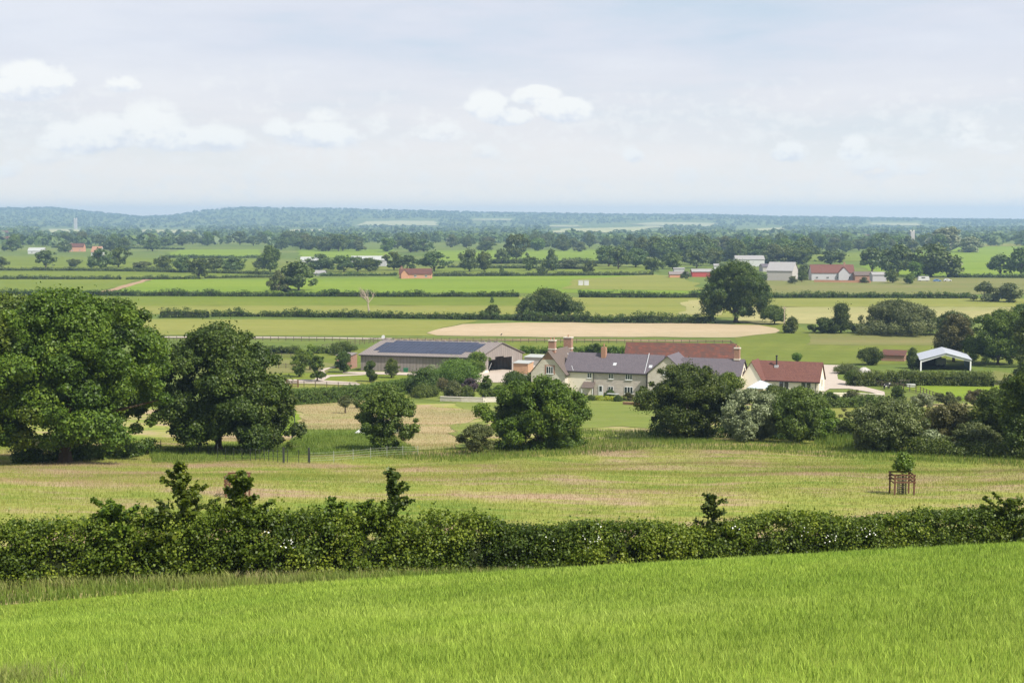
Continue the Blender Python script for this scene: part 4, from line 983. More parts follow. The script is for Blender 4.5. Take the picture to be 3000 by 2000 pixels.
# far woods: nobody could count them
def woods():
    C = []; S = []; TT = []
    zones = [(812, 1008, 503, 521), (1262, 1530, 514, 538), (320, 450, 525, 539), (1690, 1800, 519, 537), (90, 190, 523, 538), (660, 745, 525, 536), (1990, 2120, 509, 521), (1440, 1640, 507, 522), (1080, 1180, 500, 509)]
    for Yb in np.geomspace(1950, 9600, 50):
        sp = 9 + Yb / 900
        n = int(1.0 * Yb / sp * (1.1 if Yb < 6500 else 1.5))
        X = (R.random(n) * 2 - 1) * .52 * Yb; Y = Yb + R.normal(size=n) * Yb * .010
        dens = wave2(X, Y * 1.8, 900, 91) + .5 * wave2(X, Y * 2.5, 330, 92)
        lim = np.where(Y < 3400, np.where(X > -200, .25, .45), np.where(Y < 6500, .0, -1.2))
        keep = dens > lim
        keep |= R.random(n) < .07
        px, py = proj(X, Y, H(X, Y))
        for x0, x1, y0, y1 in zones: keep &= ~((px > x0) & (px < x1) & (py > y0) & (py < y1 + 1))
        X, Y = X[keep], Y[keep]
        C.append(np.stack([X, Y, H(X, Y)], 1)); S.append(R.uniform(7, 13, len(X)) * (1 + .25 * (R.random(len(X)) < .08))); 
    C = np.concatenate(C); S = np.concatenate(S); m = 22
    k = np.repeat(np.arange(len(C)), m)
    d = R.normal(size=(len(k), 3)); d[:, 2] = np.abs(d[:, 2]) * .9; d /= np.linalg.norm(d, axis=1, keepdims=True)
    P = C[k] + d * (S[k] * R.uniform(.55, .8, len(k)))[:, None] * np.array([.85, .85, 1]) + np.array([0, 0, 1]) * (S[k] * .28)[:, None]
    N = d + R.normal(size=d.shape) * .4
    ct = np.clip(.42 + R.normal(size=len(C)) * np.where(C[:, 1] > 5500, .05, .14), 0, 1)
    N = N + np.array([0, 0, 1]) * np.where(C[k][:, 1:2] > 5500, 1.2, .2)
    V, Fq, T = leaves(P, N, 1, np.clip(ct[k] + R.normal(size=len(k)) * .08, 0, 1))
    V = V.reshape(-1, 4, 3); c = P[:, None, :]; V = (c + (V - c) * (S[k] * .62)[:, None, None]).reshape(-1, 3)
    o = mesh_np('woods', V, Fq, M['farleaf'], tint=T)
    tag(o, 'far woods and hedgerow trees fading to blue towards the hills', kind='stuff')
    print('woods crowns', len(C))
woods()
# ------------------------------------------------------------------ building materials
def brick_mat(name, c1, c2, mortar, sx, sy, var=.3, rough=.9, ang=0, bump=.4, blotch=5.0):
    """courses laid on walls: u runs along the wall, v is height"""
    t = NT(name); geo = t.n('NewGeometry'); sep = t.n('SeparateXYZ'); t.l(geo.outputs['Position'], sep.inputs[0])
    u = t.math('ADD', sep.outputs[0], t.math('MULTIPLY', sep.outputs[1], .83)); cb = t.n('CombineXYZ'); t.l(u, cb.inputs[0]); t.l(sep.outputs[2], cb.inputs[1])
    b = t.n('TexBrick'); b.inputs['Color1'].default_value = c1; b.inputs['Color2'].default_value = c2; b.inputs['Mortar'].default_value = mortar
    b.inputs['Scale'].default_value = 1; b.inputs['Brick Width'].default_value = sx; b.inputs['Row Height'].default_value = sy; b.inputs['Mortar Size'].default_value = sy * .07
    t.l(cb.outputs[0], b.inputs['Vector'])
    nz = t.noise(geo.outputs['Position'], .9, 6, .65); nz2 = t.noise(geo.outputs['Position'], blotch, 5, .75)
    c = t.mix(t.math('MULTIPLY', nz, var * 2), b.outputs['Color'], tuple(x * .55 for x in c1[:3]) + (1,))
    c = t.mix(t.math('MULTIPLY', t.math('SUBTRACT', nz2, .40, True), 4.0, True), c, c2)
    return t.surf(c, rough, .15, bump=b.outputs['Fac'], bs=bump, bd=-.02)
def sheetmetal(name, c1, c2, pitch, rough=.6, var=.5):
    """profiled or boarded cladding: vertical ribs"""
    t = NT(name); geo = t.n('NewGeometry'); sep = t.n('SeparateXYZ'); t.l(geo.outputs['Position'], sep.inputs[0])
    u = t.math('ADD', sep.outputs[0], t.math('MULTIPLY', sep.outputs[1], .45)); cb = t.n('CombineXYZ'); t.l(u, cb.inputs[0])
    w = t.n('TexWave', wave_type='BANDS', bands_direction='X'); w.inputs['Scale'].default_value = 6.283 / pitch / 20; t.l(cb.outputs[0], w.inputs[0])
    mp = t.n('Mapping'); mp.inputs['Scale'].default_value = (1.6, 1.6, .25); t.l(geo.outputs['Position'], mp.inputs[0])
    nz = t.noise(mp.outputs[0], 1.0, 6, .7)
    c = t.mix(t.math('MULTIPLY', nz, 1.0), c1, c2)
    c = t.mix(t.math('MULTIPLY', w.outputs['Fac'], .3), c, tuple(x * .6 for x in c1[:3]) + (1,))
    return t.surf(c, rough, .25, bump=w.outputs['Fac'], bs=.4, bd=.03)
M['stone'] = brick_mat('rubble_stone', c3(.62, .55, .47), c3(.44, .38, .33), c3(.62, .57, .5), .42, .17, .16)
M['stonel'] = brick_mat('pale_stone', c3(.68, .63, .54), c3(.52, .46, .38), c3(.66, .62, .55), .4, .17, .15)
M['render'] = plain('cream_render', c3(.74, .67, .54), .9, .1, var=.06, vs=1.2)
M['brickred'] = brick_mat('red_brick', c3(.26, .13, .09), c3(.36, .21, .15), c3(.45, .36, .28), .23, .075, .2)
M['slate'] = brick_mat('slate_roof', c3(.105, .092, .105), c3(.135, .115, .125), c3(.07, .06, .07), .35, .16, .3, rough=.55)
M['slateold'] = brick_mat('mossy_tile_roof', c3(.17, .125, .105), c3(.13, .105, .09), c3(.09, .07, .06), .3, .16, .35, rough=.8)
M['redtile'] = brick_mat('red_tile_roof', c3(.125, .052, .044), c3(.17, .078, .06), c3(.075, .035, .03), .25, .24, .25, rough=.8)
M['oldtile'] = brick_mat('old_red_tile_roof', c3(.22, .078, .052), c3(.08, .048, .04), c3(.06, .035, .03), .6, .3, .5, rough=.85, blotch=1.1)
M['lead'] = plain('lead_flashing', c3(.45, .46, .47), .6, .3, var=.1)
M['boards'] = sheetmetal('weathered_boards', c3(.17, .145, .135), c3(.34, .29, .26), .6)
M['fibre'] = sheetmetal('fibre_cement_roof', c3(.16, .14, .13), c3(.25, .21, .19), .5)
M['sheetroof'] = plain('dull_sheet_roof', c3(.26, .25, .24), .7, .3, var=.15)
M['whiteframe'] = plain('white_paint', c3(.68, .68, .66), .5, .4, var=.03)
M['glass'] = NT('dark_glass').surf(c3(.02, .025, .03), .08, .7)
M['canopy'] = NT('canopy_glass').surf(c3(.48, .54, .58), .25, .6)
M['dark'] = plain('dark_gutter', c3(.02, .02, .022), .5, .4)
M['concrete'] = plain('concrete', c3(.42, .39, .36), .9, .1, var=.12)
M['ply'] = plain('orange_plywood', c3(.42, .26, .155), .7, .2, var=.15, vs=1.5)
M['pvc'] = plain('grey_felt', c3(.34, .35, .33), .8, .1, var=.08)
M['steel'] = sheetmetal('grey_profiled_steel', c3(.36, .38, .42), c3(.44, .46, .49), .9, .45)
M['bluesteel'] = plain('blue_cladding', c3(.05, .15, .2), .5, .3)
M['white'] = plain('white_sheet', c3(.5, .5, .48), .6, .3, var=.05)
M['greenplastic'] = plain('green_plastic', c3(.02, .13, .06), .4, .4)
M['terracotta'] = plain('terracotta', c3(.36, .2, .13), .8, .2, var=.15)
M['pinkwall'] = plain('terracotta_render', c3(.52, .27, .17), .9, .1, var=.08)
M['redpaint'] = plain('red_boarding', c3(.38, .07, .06), .8, .2, var=.15)
M['greywall'] = plain('grey_render', c3(.42, .41, .42), .9, .1, var=.12)
M['tarp'] = plain('pink_tarpaulin', c3(.55, .28, .24), .8, .2, var=.1)

def solar_mat():
    t = NT('solar_panel'); uv = t.n('UVMap'); br = t.n('TexBrick'); br.offset = 0
    br.inputs['Color1'].default_value = c3(.02, .026, .05); br.inputs['Color2'].default_value = c3(.028, .034, .062); br.inputs['Mortar'].default_value = c3(.06, .065, .085)
    br.inputs['Scale'].default_value = 1; br.inputs['Brick Width'].default_value = 1.0; br.inputs['Row Height'].default_value = 1.65; br.inputs['Mortar Size'].default_value = .035
    t.l(uv.outputs[0], br.inputs['Vector']); return t.surf(br.outputs['Color'], .22, .6)
M['solar'] = solar_mat()

def gable(root, P, a0, a1, b0, b1, zb, ze, zr, axis='a', wall='render', roof='slate', ov=.25, th=.13, wallname='wall', hip=None, verge=True):
    """a rectangular range with a pitched roof, ridge along local a or b"""
    if axis == 'b':
        Q = lambda a, b, z: P(b, a, z)
        a0, a1, b0, b1 = b0, b1, a0, a1
    else: Q = P
    bm = (b0 + b1) / 2
    mb = MB()
    flip = axis == 'b'
    def pl(pts): mb.poly(pts[::-1] if flip else pts)
    pl([Q(a0, b0, zb), Q(a1, b0, zb), Q(a1, b0, ze), Q(a0, b0, ze)])
    pl([Q(a1, b1, zb), Q(a0, b1, zb), Q(a0, b1, ze), Q(a1, b1, ze)])
    pl([Q(a1, b0, zb), Q(a1, b1, zb), Q(a1, b1, ze), Q(a1, bm, zr), Q(a1, b0, ze)])
    pl([Q(a0, b1, zb), Q(a0, b0, zb), Q(a0, b0, ze), Q(a0, bm, zr), Q(a0, b1, ze)])
    w = mb.build(wallname, M[wall], root)
    sl = (zr - ze) / (bm - b0)
    mb = MB()
    for s_ in (0, 1):
        be = b0 - ov if s_ == 0 else b1 + ov
        zo = ze - ov * sl
        e0, e1 = a0 - ov, a1 + ov
        lo = [Q(e0, be, zo + .01), Q(e1, be, zo + .01), Q(e1, bm, zr + .01), Q(e0, bm, zr + .01)]
        hi = [(p[0], p[1], p[2] + th) for p in lo]
        if (s_ == 1) != flip: lo, hi = lo[::-1], hi[::-1]
        mb.hexa(lo, hi)
    r = mb.build('roof', M[roof], root)
    if verge:
        mb = MB()
        for be in (b0 - ov - .06, b1 + ov - .04):
            mb.box(Q, a0 - ov, a1 + ov, be, be + .1, ze - ov * sl - .1, ze - ov * sl + .03)
        mb.build('gutter', M['dark'], r)
    return w, r
def window(root, P, a, b, z, w, h, lights=2, sill='render', axis='a', side=-1, door=False, mat='whiteframe'):
    """a framed window on the face b (or on the face a when axis is b), panes as sub-parts"""
    Q = P if axis == 'a' else (lambda x, y, z_: P(y, x, z_))
    mb = MB(); d0, d1 = (b + side * .07, b - side * .05) if side < 0 else (b - .05, b + .07)
    mb.box(Q, a - w / 2, a + w / 2, min(d0, d1), max(d0, d1), z, z + h)
    if not door: mb.box(Q, a - w / 2 - .08, a + w / 2 + .08, min(d0, d1) - (.05 if side < 0 else 0), max(d0, d1) + (.05 if side > 0 else 0), z - .1, z - .002)
    f = mb.build('window' if not door else 'door', M[mat], root)
    lw = w / lights
    e = b + side * .085
    for i in range(lights):
        x0 = a - w / 2 + i * lw + .07; x1 = a - w / 2 + (i + 1) * lw - .07
        z0, z1 = (z + .1, z + h - .08) if not door else (z + h * .52, z + h - .12)
        if door: x0 += .12; x1 -= .12
        m2 = MB(); m2.box(Q, x0, x1, min(e, b), max(e, b), z0, z1); m2.build('pane', M['glass'], f)
    return f
def chimney(root, P, a0, a1, b0, b1, z0, z1, pots=2, mat='brickred', potmat='terracotta', bands=True, name='chimney'):
    mb = MB(); mb.box(P, a0, a1, b0, b1, z0, z1)
    c = mb.build(name, M[mat], root)
    if bands:
        mb = MB(); mb.box(P, a0 - .07, a1 + .07, b0 - .07, b1 + .07, z0 + (z1 - z0) * .28, z0 + (z1 - z0) * .38); mb.build('band', M['stonel'], c)
        mb = MB(); mb.box(P, a0 - .08, a1 + .08, b0 - .08, b1 + .08, z1 + .002, z1 + .2); mb.build('cap', M['stonel'], c)
    for i in range(pots):
        am = a0 + (a1 - a0) * (i + .5) / pots; bm_ = (b0 + b1) / 2; p = P(am, bm_, z1 + .15)
        mb = MB(); mb.tube([p, (p[0], p[1], z1 + .4), (p[0], p[1], z1 + .6)], [.13, .11, .14], 8); mb.build('chimney_pot', M[potmat], c)
    return c

# ------------------------------------------------------------------ farmhouse
TH = math.radians(-21)
OY = 246.0; OX = ray(1486, 907)[0] * OY
HP_ = frame((OX, OY), TH)
ZG = h1(OX, OY)
def la(px, b):
    """local a of the point seen at pixel column px on the line b"""
    k = ray(px, 860)[0]; c, s_ = math.cos(TH), math.sin(TH)
    # (OX + a c - b s) = k (OY + a s + b c)
    return (k * (OY + b * c) - OX + b * s_) / (c - k * s_)
def lz(py, a, b):
    x, y, _ = HP_(a, b, 0); return ray(1176, py)[1] * y
house = empty('farmhouse', HP_(-6, 0, ZG), 'long stone farmhouse with slate roofs, gabled wings and brick chimneys', 'farmhouse')
zb = ZG - 1.2
# main range
a0, a1 = la(1296, 0), la(1512, 0)
ze = lz(857, la(1486, 0), 0); zr = lz(813.5, la(1420, 3.5), 3.5)
gable(house, HP_, a0, a1, 0, 7.0, zb, ze, zr, wall='stone', roof='slate')
# cream left portion of the front wall
mb = MB(); mb.box(HP_, la(1300, 0), la(1363, 0), -.03, .02, zb, ze - .1); mb.build('render_panel', M['render'], house)
for px in (1363.5, 1485):
    mb = MB(); a = la(px, 0); mb.tube([HP_(a, -.12, ze - .05), HP_(a, -.12, zb + 1)], [.06, .06], 6); mb.build('drainpipe', M['dark'], house)
mb = MB()
for pa, pb, sgn in ((1304, 1317.5, 1), (1491, 1481, 1)):
    q0 = Vector(HP_(la(pa, 3.5), 3.45, lz(813, la(pa, 3.5), 3.45) + .02)); q1 = Vector(HP_(la(pb, 0), -.2, ze - .12))
    up = Vector((0, 0, .17)); d = Vector(HP_(1, 0, 0)) - Vector(HP_(0, 0, 0))
    mb.hexa([q0 - d * .045, q0 + d * .045, q1 + d * .045, q1 - d * .045], [q0 - d * .045 + up, q0 + d * .045 + up, q1 + d * .045 + up, q1 - d * .045 + up])
mb.build('lead_valley', M['lead'], house)
# skylights
for px, b in ((1412, 1.3), (1494, 1.1)):
    a = la(px, b); z = ze + (zr - ze) * b / 3.5 + .16; mb = MB()
    k = (zr - ze) / 3.5
    mb.hexa([HP_(a - .3, b - .25, z - .25 * k), HP_(a + .3, b - .25, z - .25 * k), HP_(a + .3, b + .25, z + .25 * k), HP_(a - .3, b + .25, z + .25 * k)],
            [HP_(a - .3, b - .25, z - .25 * k + .08), HP_(a + .3, b - .25, z - .25 * k + .08), HP_(a + .3, b + .25, z + .25 * k + .08), HP_(a - .3, b + .25, z + .25 * k + .08)])
    mb.build('skylight', M['lead'], house)
def hwin(px, py0, py1, wpx, lights, b=0, door=False):
    a = la(px, b); z0 = lz(py1, a, b); z1 = lz(py0, a, b); return window(house, HP_, a, b, z0, wpx / F * 247, z1 - z0, lights, door=door)
hwin(1354, 856, 868, 10, 2); hwin(1403.5, 857.5, 870, 11, 2); hwin(1444.5, 859, 872, 16, 3)
hwin(1403.5, 887, 900, 12, 2); hwin(1444.5, 888, 904, 20, 3)
hwin(1380, 885, 913, 11, 1, door=True)
# left gabled wing, gable to the front
b0 = -1.6; al, ar = la(1220, b0), la(1298, b0)
zw = lz(856, (al + ar) / 2, b0); zwr = lz(807.5, (al + ar) / 2, b0)
gable(house, HP_, al, ar, b0, 9.6, zb, zw, zwr, axis='b', wall='stonel', roof='slateold', ov=.3)
a = la(1263, b0); z0 = lz(858, a, b0); window(house, HP_, a, b0, z0, 1.25, lz(841, a, b0) - z0, 3)
mb = MB(); mb.box(HP_, a - .95, a + .95, b0 - .03, b0 + .02, z0 - .1, lz(838, a, b0)); mb.build('brick_surround', M['brickred'], house)
zt = zwr - .35; mb = MB(); m_ = (al + ar) / 2; sl = (zwr - zw) / ((ar - al) / 2)
mb.poly([HP_(m_ - 1.1 / 1, b0 - .012, zt - 1.1 * sl + .25), HP_(m_ + 1.1, b0 - .012, zt - 1.1 * sl + .25), HP_(m_, b0 - .012, zt + .25)]); mb.v = mb.v; mb.build('brick_apex', M['brickred'], house)
chimney(house, HP_, m_ - .6, m_ + .6, .2, 1.1, zwr - .4, lz(783, m_, .6), 2)
chimney(house, HP_, m_ - .75, m_ + .75, 9.0, 10.0, zwr - 1.2, lz(776, m_, 9.5), 1)
ca = la(1387, 2.9); chimney(house, HP_, ca - .42, ca + .42, 2.5, 3.3, zr - .8, lz(797, ca, 2.9), 1, mat='terracotta', bands=False)
# porch lean-to between the wing and the door
pa0, pa1 = la(1335, -1.5), la(1362, -1.5); mb = MB(); zp = lz(877, pa0, 0)
mb.hexa([HP_(pa0, -1.6, zp - .9), HP_(pa1, -1.6, zp - .9), HP_(pa1, 0, zp), HP_(pa0, 0, zp)], [HP_(pa0, -1.6, zp - .78), HP_(pa1, -1.6, zp - .78), HP_(pa1, 0, zp + .12), HP_(pa0, 0, zp + .12)])
mb.build('porch_roof', M['slateold'], house)
for a in (pa0 + .1, pa1 - .1):
    mb = MB(); mb.tube([HP_(a, -1.5, zb + 1), HP_(a, -1.5, zp - .8)], [.07, .07], 6); mb.build('porch_post', M['whiteframe'], house)
# second gabled wing
b0 = -.9; al, ar = la(1488, b0), la(1578, b0)
zw = lz(856, al, b0); zwr = lz(818.5, la(1532, b0), b0)
gable(house, HP_, al, ar, b0, 6.6, zb, zw, zwr, axis='b', wall='stonel', roof='slate', ov=.25)
a = la(1530, b0); z0 = lz(861, a, b0); window(house, HP_, a, b0, z0, 1.3, lz(851, a, b0) - z0, 3)
a = la(1515, b0); z0 = lz(905, a, b0); window(house, HP_, a, b0, z0, 1.2, 1.1, 2)
# right range
b0 = 1.0; al, ar = la(1560, b0), la(1699, b0)
zw = lz(864, ar, b0); zwr = lz(826.5, la(1706, b0 + 3.2), b0 + 3.2)
gable(house, HP_, al, ar, b0, b0 + 6.4, zb, zw, zwr, wall='render', roof='slate', ov=.25)
ca = la(1700, b0 + 3.2); chimney(house, HP_, ca - 1.0, ca - .1, b0 + 2.8, b0 + 3.7, zwr - .8, lz(801, ca, b0 + 3.2), 2)
window(house, HP_, b0 + 3.6, ar, zw + .0, .7, 1.2, 1, axis='b', side=1)
window(house, HP_, b0 + 3.6, ar, zw - 2.6, .8, 1.2, 1, axis='b', side=1)
a = la(1675, b0); window(house, HP_, a, b0, lz(893, a, b0), 1.1, 1.2, 2)

# red-roofed barn behind
TH_, HH_ = TH, HP_
TH = math.radians(-12); HP_ = frame((OX, OY), TH)
rb = empty('stone_barn', HP_(0, 28, h1(OX, OY + 26)), 'long low barn with a patchy red tiled roof right behind the farmhouse', 'barn')
def la2(px, b): return la(px, b)
b0 = 24.5; al, ar = la(1440, b0 + 3.5), la(1689, b0 + 3.5)
gz = h1(*HP_((al + ar) / 2, b0, 0)[:2])
zr_ = lz(791, ar, b0 + 3.5); zl = zr_
gable(rb, HP_, al, ar, b0, b0 + 7.5, gz - 1.0, zr_ - 3.3, zr_, wall='render', roof='oldtile', ov=.25)

# annexe
TH, HP_ = TH_, HH_
an = empty('annexe', HP_(27, 9, h1(*HP_(27, 9, 0)[:2])), 'single-storey cream annexe with a red tiled roof and a black flue', 'cottage')
b0 = 6.0; ar = la(1881, b0); al = la(1722, b0)
gz = h1(*HP_(ar, b0, 0)[:2])
zw = lz(876, ar, b0); zr_ = lz(833.5, ar, b0 + 3.1)
gable(an, HP_, al, ar, b0, b0 + 6.2, gz - 1.2, zw, zr_, wall='render', roof='redtile', ov=.22)
for px, lt in ((1801, 2), (1852, 2)):
    a = la(px, b0); window(an, HP_, a, b0, zw - 2.25, 1.7, 2.05, lt)
window(an, HP_, b0 + 3.1, ar, zw - 1.3, .7, 1.4, 1, axis='b', side=1)
a = la(1785.5, b0 + 3.1); q = HP_(a, b0 + 2.2, zr_ - .7)
mb = MB(); mb.tube([q, (q[0], q[1], lz(817, a, b0 + 2.2))], [.13, .13], 8); mb.tube([(q[0], q[1], lz(818, a, b0 + 2.2)), (q[0], q[1], lz(815.5, a, b0 + 2.2))], [.2, .2], 8); mb.build('flue', M['dark'], an)
mb = MB(); mb.box(HP_, a - .35, a + .35, b0 + 1.9, b0 + 2.5, zr_ - 1.2, zr_ - .55); mb.build('flashing', M['lead'], an)
a = la(1874, b0); mb = MB(); mb.tube([HP_(a, b0 - .1, zw), HP_(a, b0 - .1, gz - .3)], [.05, .05], 6); mb.build('drainpipe', M['dark'], an)
# link between house and annexe
lk0, lk1 = la(1703, 4), la(1752, 4)
gable(an, HP_, lk0, lk1, 3.2, 9.2, gz - 1.2, zw + .1, zr_ + .3, axis='b', wall='render', roof='redtile', ov=.15, wallname='wall')
# glass canopy
cn = empty('glass_canopy', HP_(la(1745, 2), 2, gz), 'pale blue-grey glass canopy between the farmhouse and the annexe', 'canopy')
c0, c1 = la(1718, 1), la(1776, 1); zc = lz(871, c0, 4)
mb = MB(); cm = (c0 + c1) / 2
top = HP_(cm - .4, 3.1, zc + .05)
for (p, q) in (((c0, .2), (c1, .2)), ((c1, .2), (c1, 4.5)), ((c1, 4.5), (c0, 4.5)), ((c0, 4.5), (c0, .2))):
    A_, B_ = HP_(p[0], p[1], zc - 1.05), HP_(q[0], q[1], zc - 1.05); mb.poly([A_, B_, top])
    mb.poly([(B_[0], B_[1], B_[2] - .06), (A_[0], A_[1], A_[2] - .06), (top[0], top[1], top[2] - .06)]); mb.poly([(A_[0], A_[1], A_[2] - .06), (B_[0], B_[1], B_[2] - .06), B_, A_])
mb.build('glazing', M['canopy'], cn)
for p in ((c0 + .1, .3), (c1 - .1, .3), (c1 - .1, 4.4), (c0 + .1, 4.4)):
    mb = MB(); mb.tube([HP_(p[0], p[1], gz - .5), HP_(p[0], p[1], zc - 1.08)], [.07, .07], 6); mb.build('post', M['whiteframe'], cn)

# garden pieces in front of the house
def topiary(px, b, wpx, py0, py1, label, cone=True):
    a = la(px, b); p = HP_(a, b, 0); gz_ = h1(p[0], p[1]); h_ = lz(py0, a, b) - gz_; w_ = wpx / F * 245
    cen, V, Fq, T = crown_data(w_, h_, 0, 'cone' if cone else 'mound', 60, 9000, .1, int(px), cr=.3, lump=.02, flat=.9)
    o = mesh_np('topiary', V, Fq, M['darkleaf'], tint=T); o.location = (p[0], p[1], gz_)
    # solid inside
    return tag(o, label, 'topiary', 'clipped evergreens before the farmhouse')
topiary(1358, -10.0, 21, 907, 930, 'clipped dark dome left of the golden plants', cone=False)
topiary(1420, -10.4, 20, 908, 932, 'clipped dark cone right of the golden plants', cone=False)
topiary(1468, -3.0, 18, 898, 915, 'pointed evergreen against the wall right of the three-light window')
pth = [HP_(la(1370, -9.2), -9.2, 0)[:2], HP_(la(1412, -9.6), -9.6, 0)[:2]]
hedge('golden_plants', pth, .85, 1.1, 'low bright yellow-green plants between the clipped domes', 'gold', cr=.22, leaf=.12, per_m=14, lpc=40, px=False, cat='flower bed', core=False)
tree('climbing_shrub', 1402, 912, 897, 24, 'dark shrub under the small window beside the white door', 'bush', mat='darkleaf', shape='mound', K=20, n=4000, leaf=.12, bf=.02, cr=.35, xy=HP_(la(1402, -.8), -.8, 0)[:2], tr=.04)
tb = empty('garden_table', HP_(la(1408, -6.4), -6.4, ZG), 'grey garden table in front of the farmhouse wall', 'table')
a = la(1408, -6.4); p = HP_(a, -6.4, 0); gz_ = h1(p[0], p[1])
mb = MB(); mb.box(HP_, a - 1.0, a + 1.0, -6.9, -5.9, gz_ + .92, gz_ + .98); mb.build('tabletop', M['pvc'], tb)
for dx in (-.9, .9):
    for dy in (-6.8, -6.0):
        mb = MB(); mb.tube([HP_(a + dx, dy, gz_ - .1), HP_(a + dx, dy, gz_ + .92)], [.04, .04], 6); mb.build('leg', M['dark'], tb)
tree('rose_bush', 1440, 925, 906, 28, 'pinkish flowering border shrub below the three-light window', 'bush', mat='brownleaf', shape='mound', K=20, n=3500, leaf=.12, bf=.02, cr=.3, xy=HP_(la(1444, -8.0), -8.0, 0)[:2], tr=.04)
def wall_run(name, pts, h_, w_, mat, label, cat='wall', px=True):
    P = [g(*q) for q in pts] if px else pts
    mb = MB()
    for i in range(len(P) - 1):
        A_, B_ = Vector(P[i]), Vector(P[i + 1]); d = (B_ - A_); d.z = 0; d.normalize(); n_ = Vector((-d.y, d.x, 0)) * w_ / 2
        b = [A_ - n_, B_ - n_, B_ + n_, A_ + n_]; lo = [p - Vector((0, 0, .4)) for p in b]; hi = [p + Vector((0, 0, h_)) for p in b]; mb.hexa(lo, hi)
        c_ = [p + Vector((0, 0, h_)) for p in [A_ - n_ * 1.2 - d * .02, B_ - n_ * 1.2 + d * .02, B_ + n_ * 1.2 + d * .02, A_ + n_ * 1.2 - d * .02]]
        mb.hexa([p + Vector((0, 0, .003)) for p in c_], [p + Vector((0, 0, .08)) for p in c_])
    o = mb.build(name, M[mat]); return tag(o, label, cat)
wall_run('garden_wall', [(1012, 921), (1060, 923), (1108, 924), (1142, 923)], .75, .4, 'stonel', 'low stone wall holding the raised garden bed')
wall_run('garden_wall', [(1902, 910), (1960, 910), (2024, 914)], .55, .4, 'render', 'low cream wall beside the track, right of the annexe')
wall_run('garden_wall', [(1432, 929), (1450, 930), (1468, 931)], .4, .4, 'terracotta', 'low terracotta edging wall at the top of the lawn')

# ------------------------------------------------------------------ big barn with solar panels
BY = 292.0
A0 = Vector((ray(1101, 868)[0] * BY, BY, 0))
U_ = Vector((-25.2, 7.0, 0)); V_ = Vector((9.0, 10.5, 0))
def BP(s, t, z):                    # s 0..1 along the wall (0 = right corner), t 0..1 across the gable
    q = A0 + U_ * s + V_ * t; return (q.x, q.y, z)
zg = h1(A0.x, A0.y); zbb = zg - .9
zev = ray(1101, 820.5)[1] * BY; zrd = ray(1150, 787)[1] * (BY + 5.25)
barn = empty('barn', BP(.5, .5, zg), 'wide weathered timber barn with solar panels and an open gable end', 'barn')
mb = MB()
def quadp(pts): mb.poly(pts); 
# long walls and far gable with thickness
def slab(p0, p1, z0, z1, mbx, inw):
    a_, b_ = Vector(p0), Vector(p1); lo = [(a_.x, a_.y, z0), (b_.x, b_.y, z0), (b_.x + inw.x, b_.y + inw.y, z0), (a_.x + inw.x, a_.y + inw.y, z0)]
    mbx.hexa(lo, [(p[0], p[1], z1) for p in lo])
un = U_.normalized(); vn = V_.normalized()
mb = MB(); slab(BP(1, 0, 0), BP(0, 0, 0), zbb, zev, mb, vn * .2); mb.build('wall', M['boards'], barn)
mb = MB(); slab(BP(0, 1, 0), BP(1, 1, 0), zbb, zev, mb, -vn * .2); mb.build('wall', M['boards'], barn)
mb = MB(); mb.poly([BP(1, 1, zbb), BP(1, 0, zbb), BP(1, 0, zev), BP(1, .5, zrd), BP(1, 1, zev)]); mb.poly([BP(.99, 0, zbb), BP(.99, 1, zbb), BP(.99, 1, zev), BP(.99, .5, zrd), BP(.99, 0, zev)]); mb.build('wall', M['boards'], barn)
# front gable with the tall opening
def gp(t): return zev + (zrd - zev) * (1 - abs(t - .5) * 2)
t0, t1, tm = .2, .745, .42
zo1, zo2, zo3 = ray(1176, 825)[1] * (BY + 4), ray(1176, 818)[1] * (BY + 5), ray(1176, 820)[1] * (BY + 6)
mb = MB()
def gpanel(ta, tb_, za, zbt=None):
    tc = [ta] + ([.5] if ta < .5 < tb_ else []) + [tb_]
    pts = [BP(0, ta, za), BP(0, tb_, za)] + [BP(0, t, gp(t)) for t in tc[::-1]]
    mb.poly(pts); mb.poly([tuple(Vector(p) + un * .12) for p in pts[::-1]])
    for i in range(len(pts)):
        p, q = Vector(pts[i]), Vector(pts[(i + 1) % len(pts)]); mb.poly([p, p + un * .12, q + un * .12, q])
gpanel(0, t0, zbb); gpanel(t1, 1, zbb); gpanel(t0, .36, zo1); gpanel(.36, .56, zo2); gpanel(.56, t1, zo3)
mb.build('gable_wall', M['boards'], barn)
mb = MB()
slab(BP(-.003, 0, 0), BP(-.003, t0, 0), zbb, zg + .55, mb, un * .1); mb.build('plinth', M['render'], barn)
mb = MB(); mb.tube([BP(-.004, t1, zbb), BP(-.004, t1, zo3)], [.16, .16], 6); mb.build('door_post', M['concrete'], barn)
mb = MB()
ovs, ovt = .012, .03
for s_ in (0, 1):
    te = -ovt if s_ == 0 else 1 + ovt
    zo = zev - (zrd - zev) * 2 * ovt
    lo = [BP(1 + ovs, te, zo + .01), BP(-ovs, te, zo + .01), BP(-ovs, .5, zrd + .01), BP(1 + ovs, .5, zrd + .01)]
    if s_ == 1: lo = lo[::-1]
    mb.hexa(lo, [(p[0], p[1], p[2] + .12) for p in lo])
roof = mb.build('roof', M['fibre'], barn)
mb = MB()
for i in range(18):
    s_ = .03 + i * .055; mb.hexa([BP(s_, .49, zrd + .1), BP(s_ + .03, .49, zrd + .1), BP(s_ + .03, .51, zrd + .1), BP(s_, .51, zrd + .1)], [BP(s_, .49, zrd + .3), BP(s_ + .03, .49, zrd + .3), BP(s_ + .03, .51, zrd + .3), BP(s_, .51, zrd + .3)])
mb.build('ridge_vents', M['fibre'], roof)
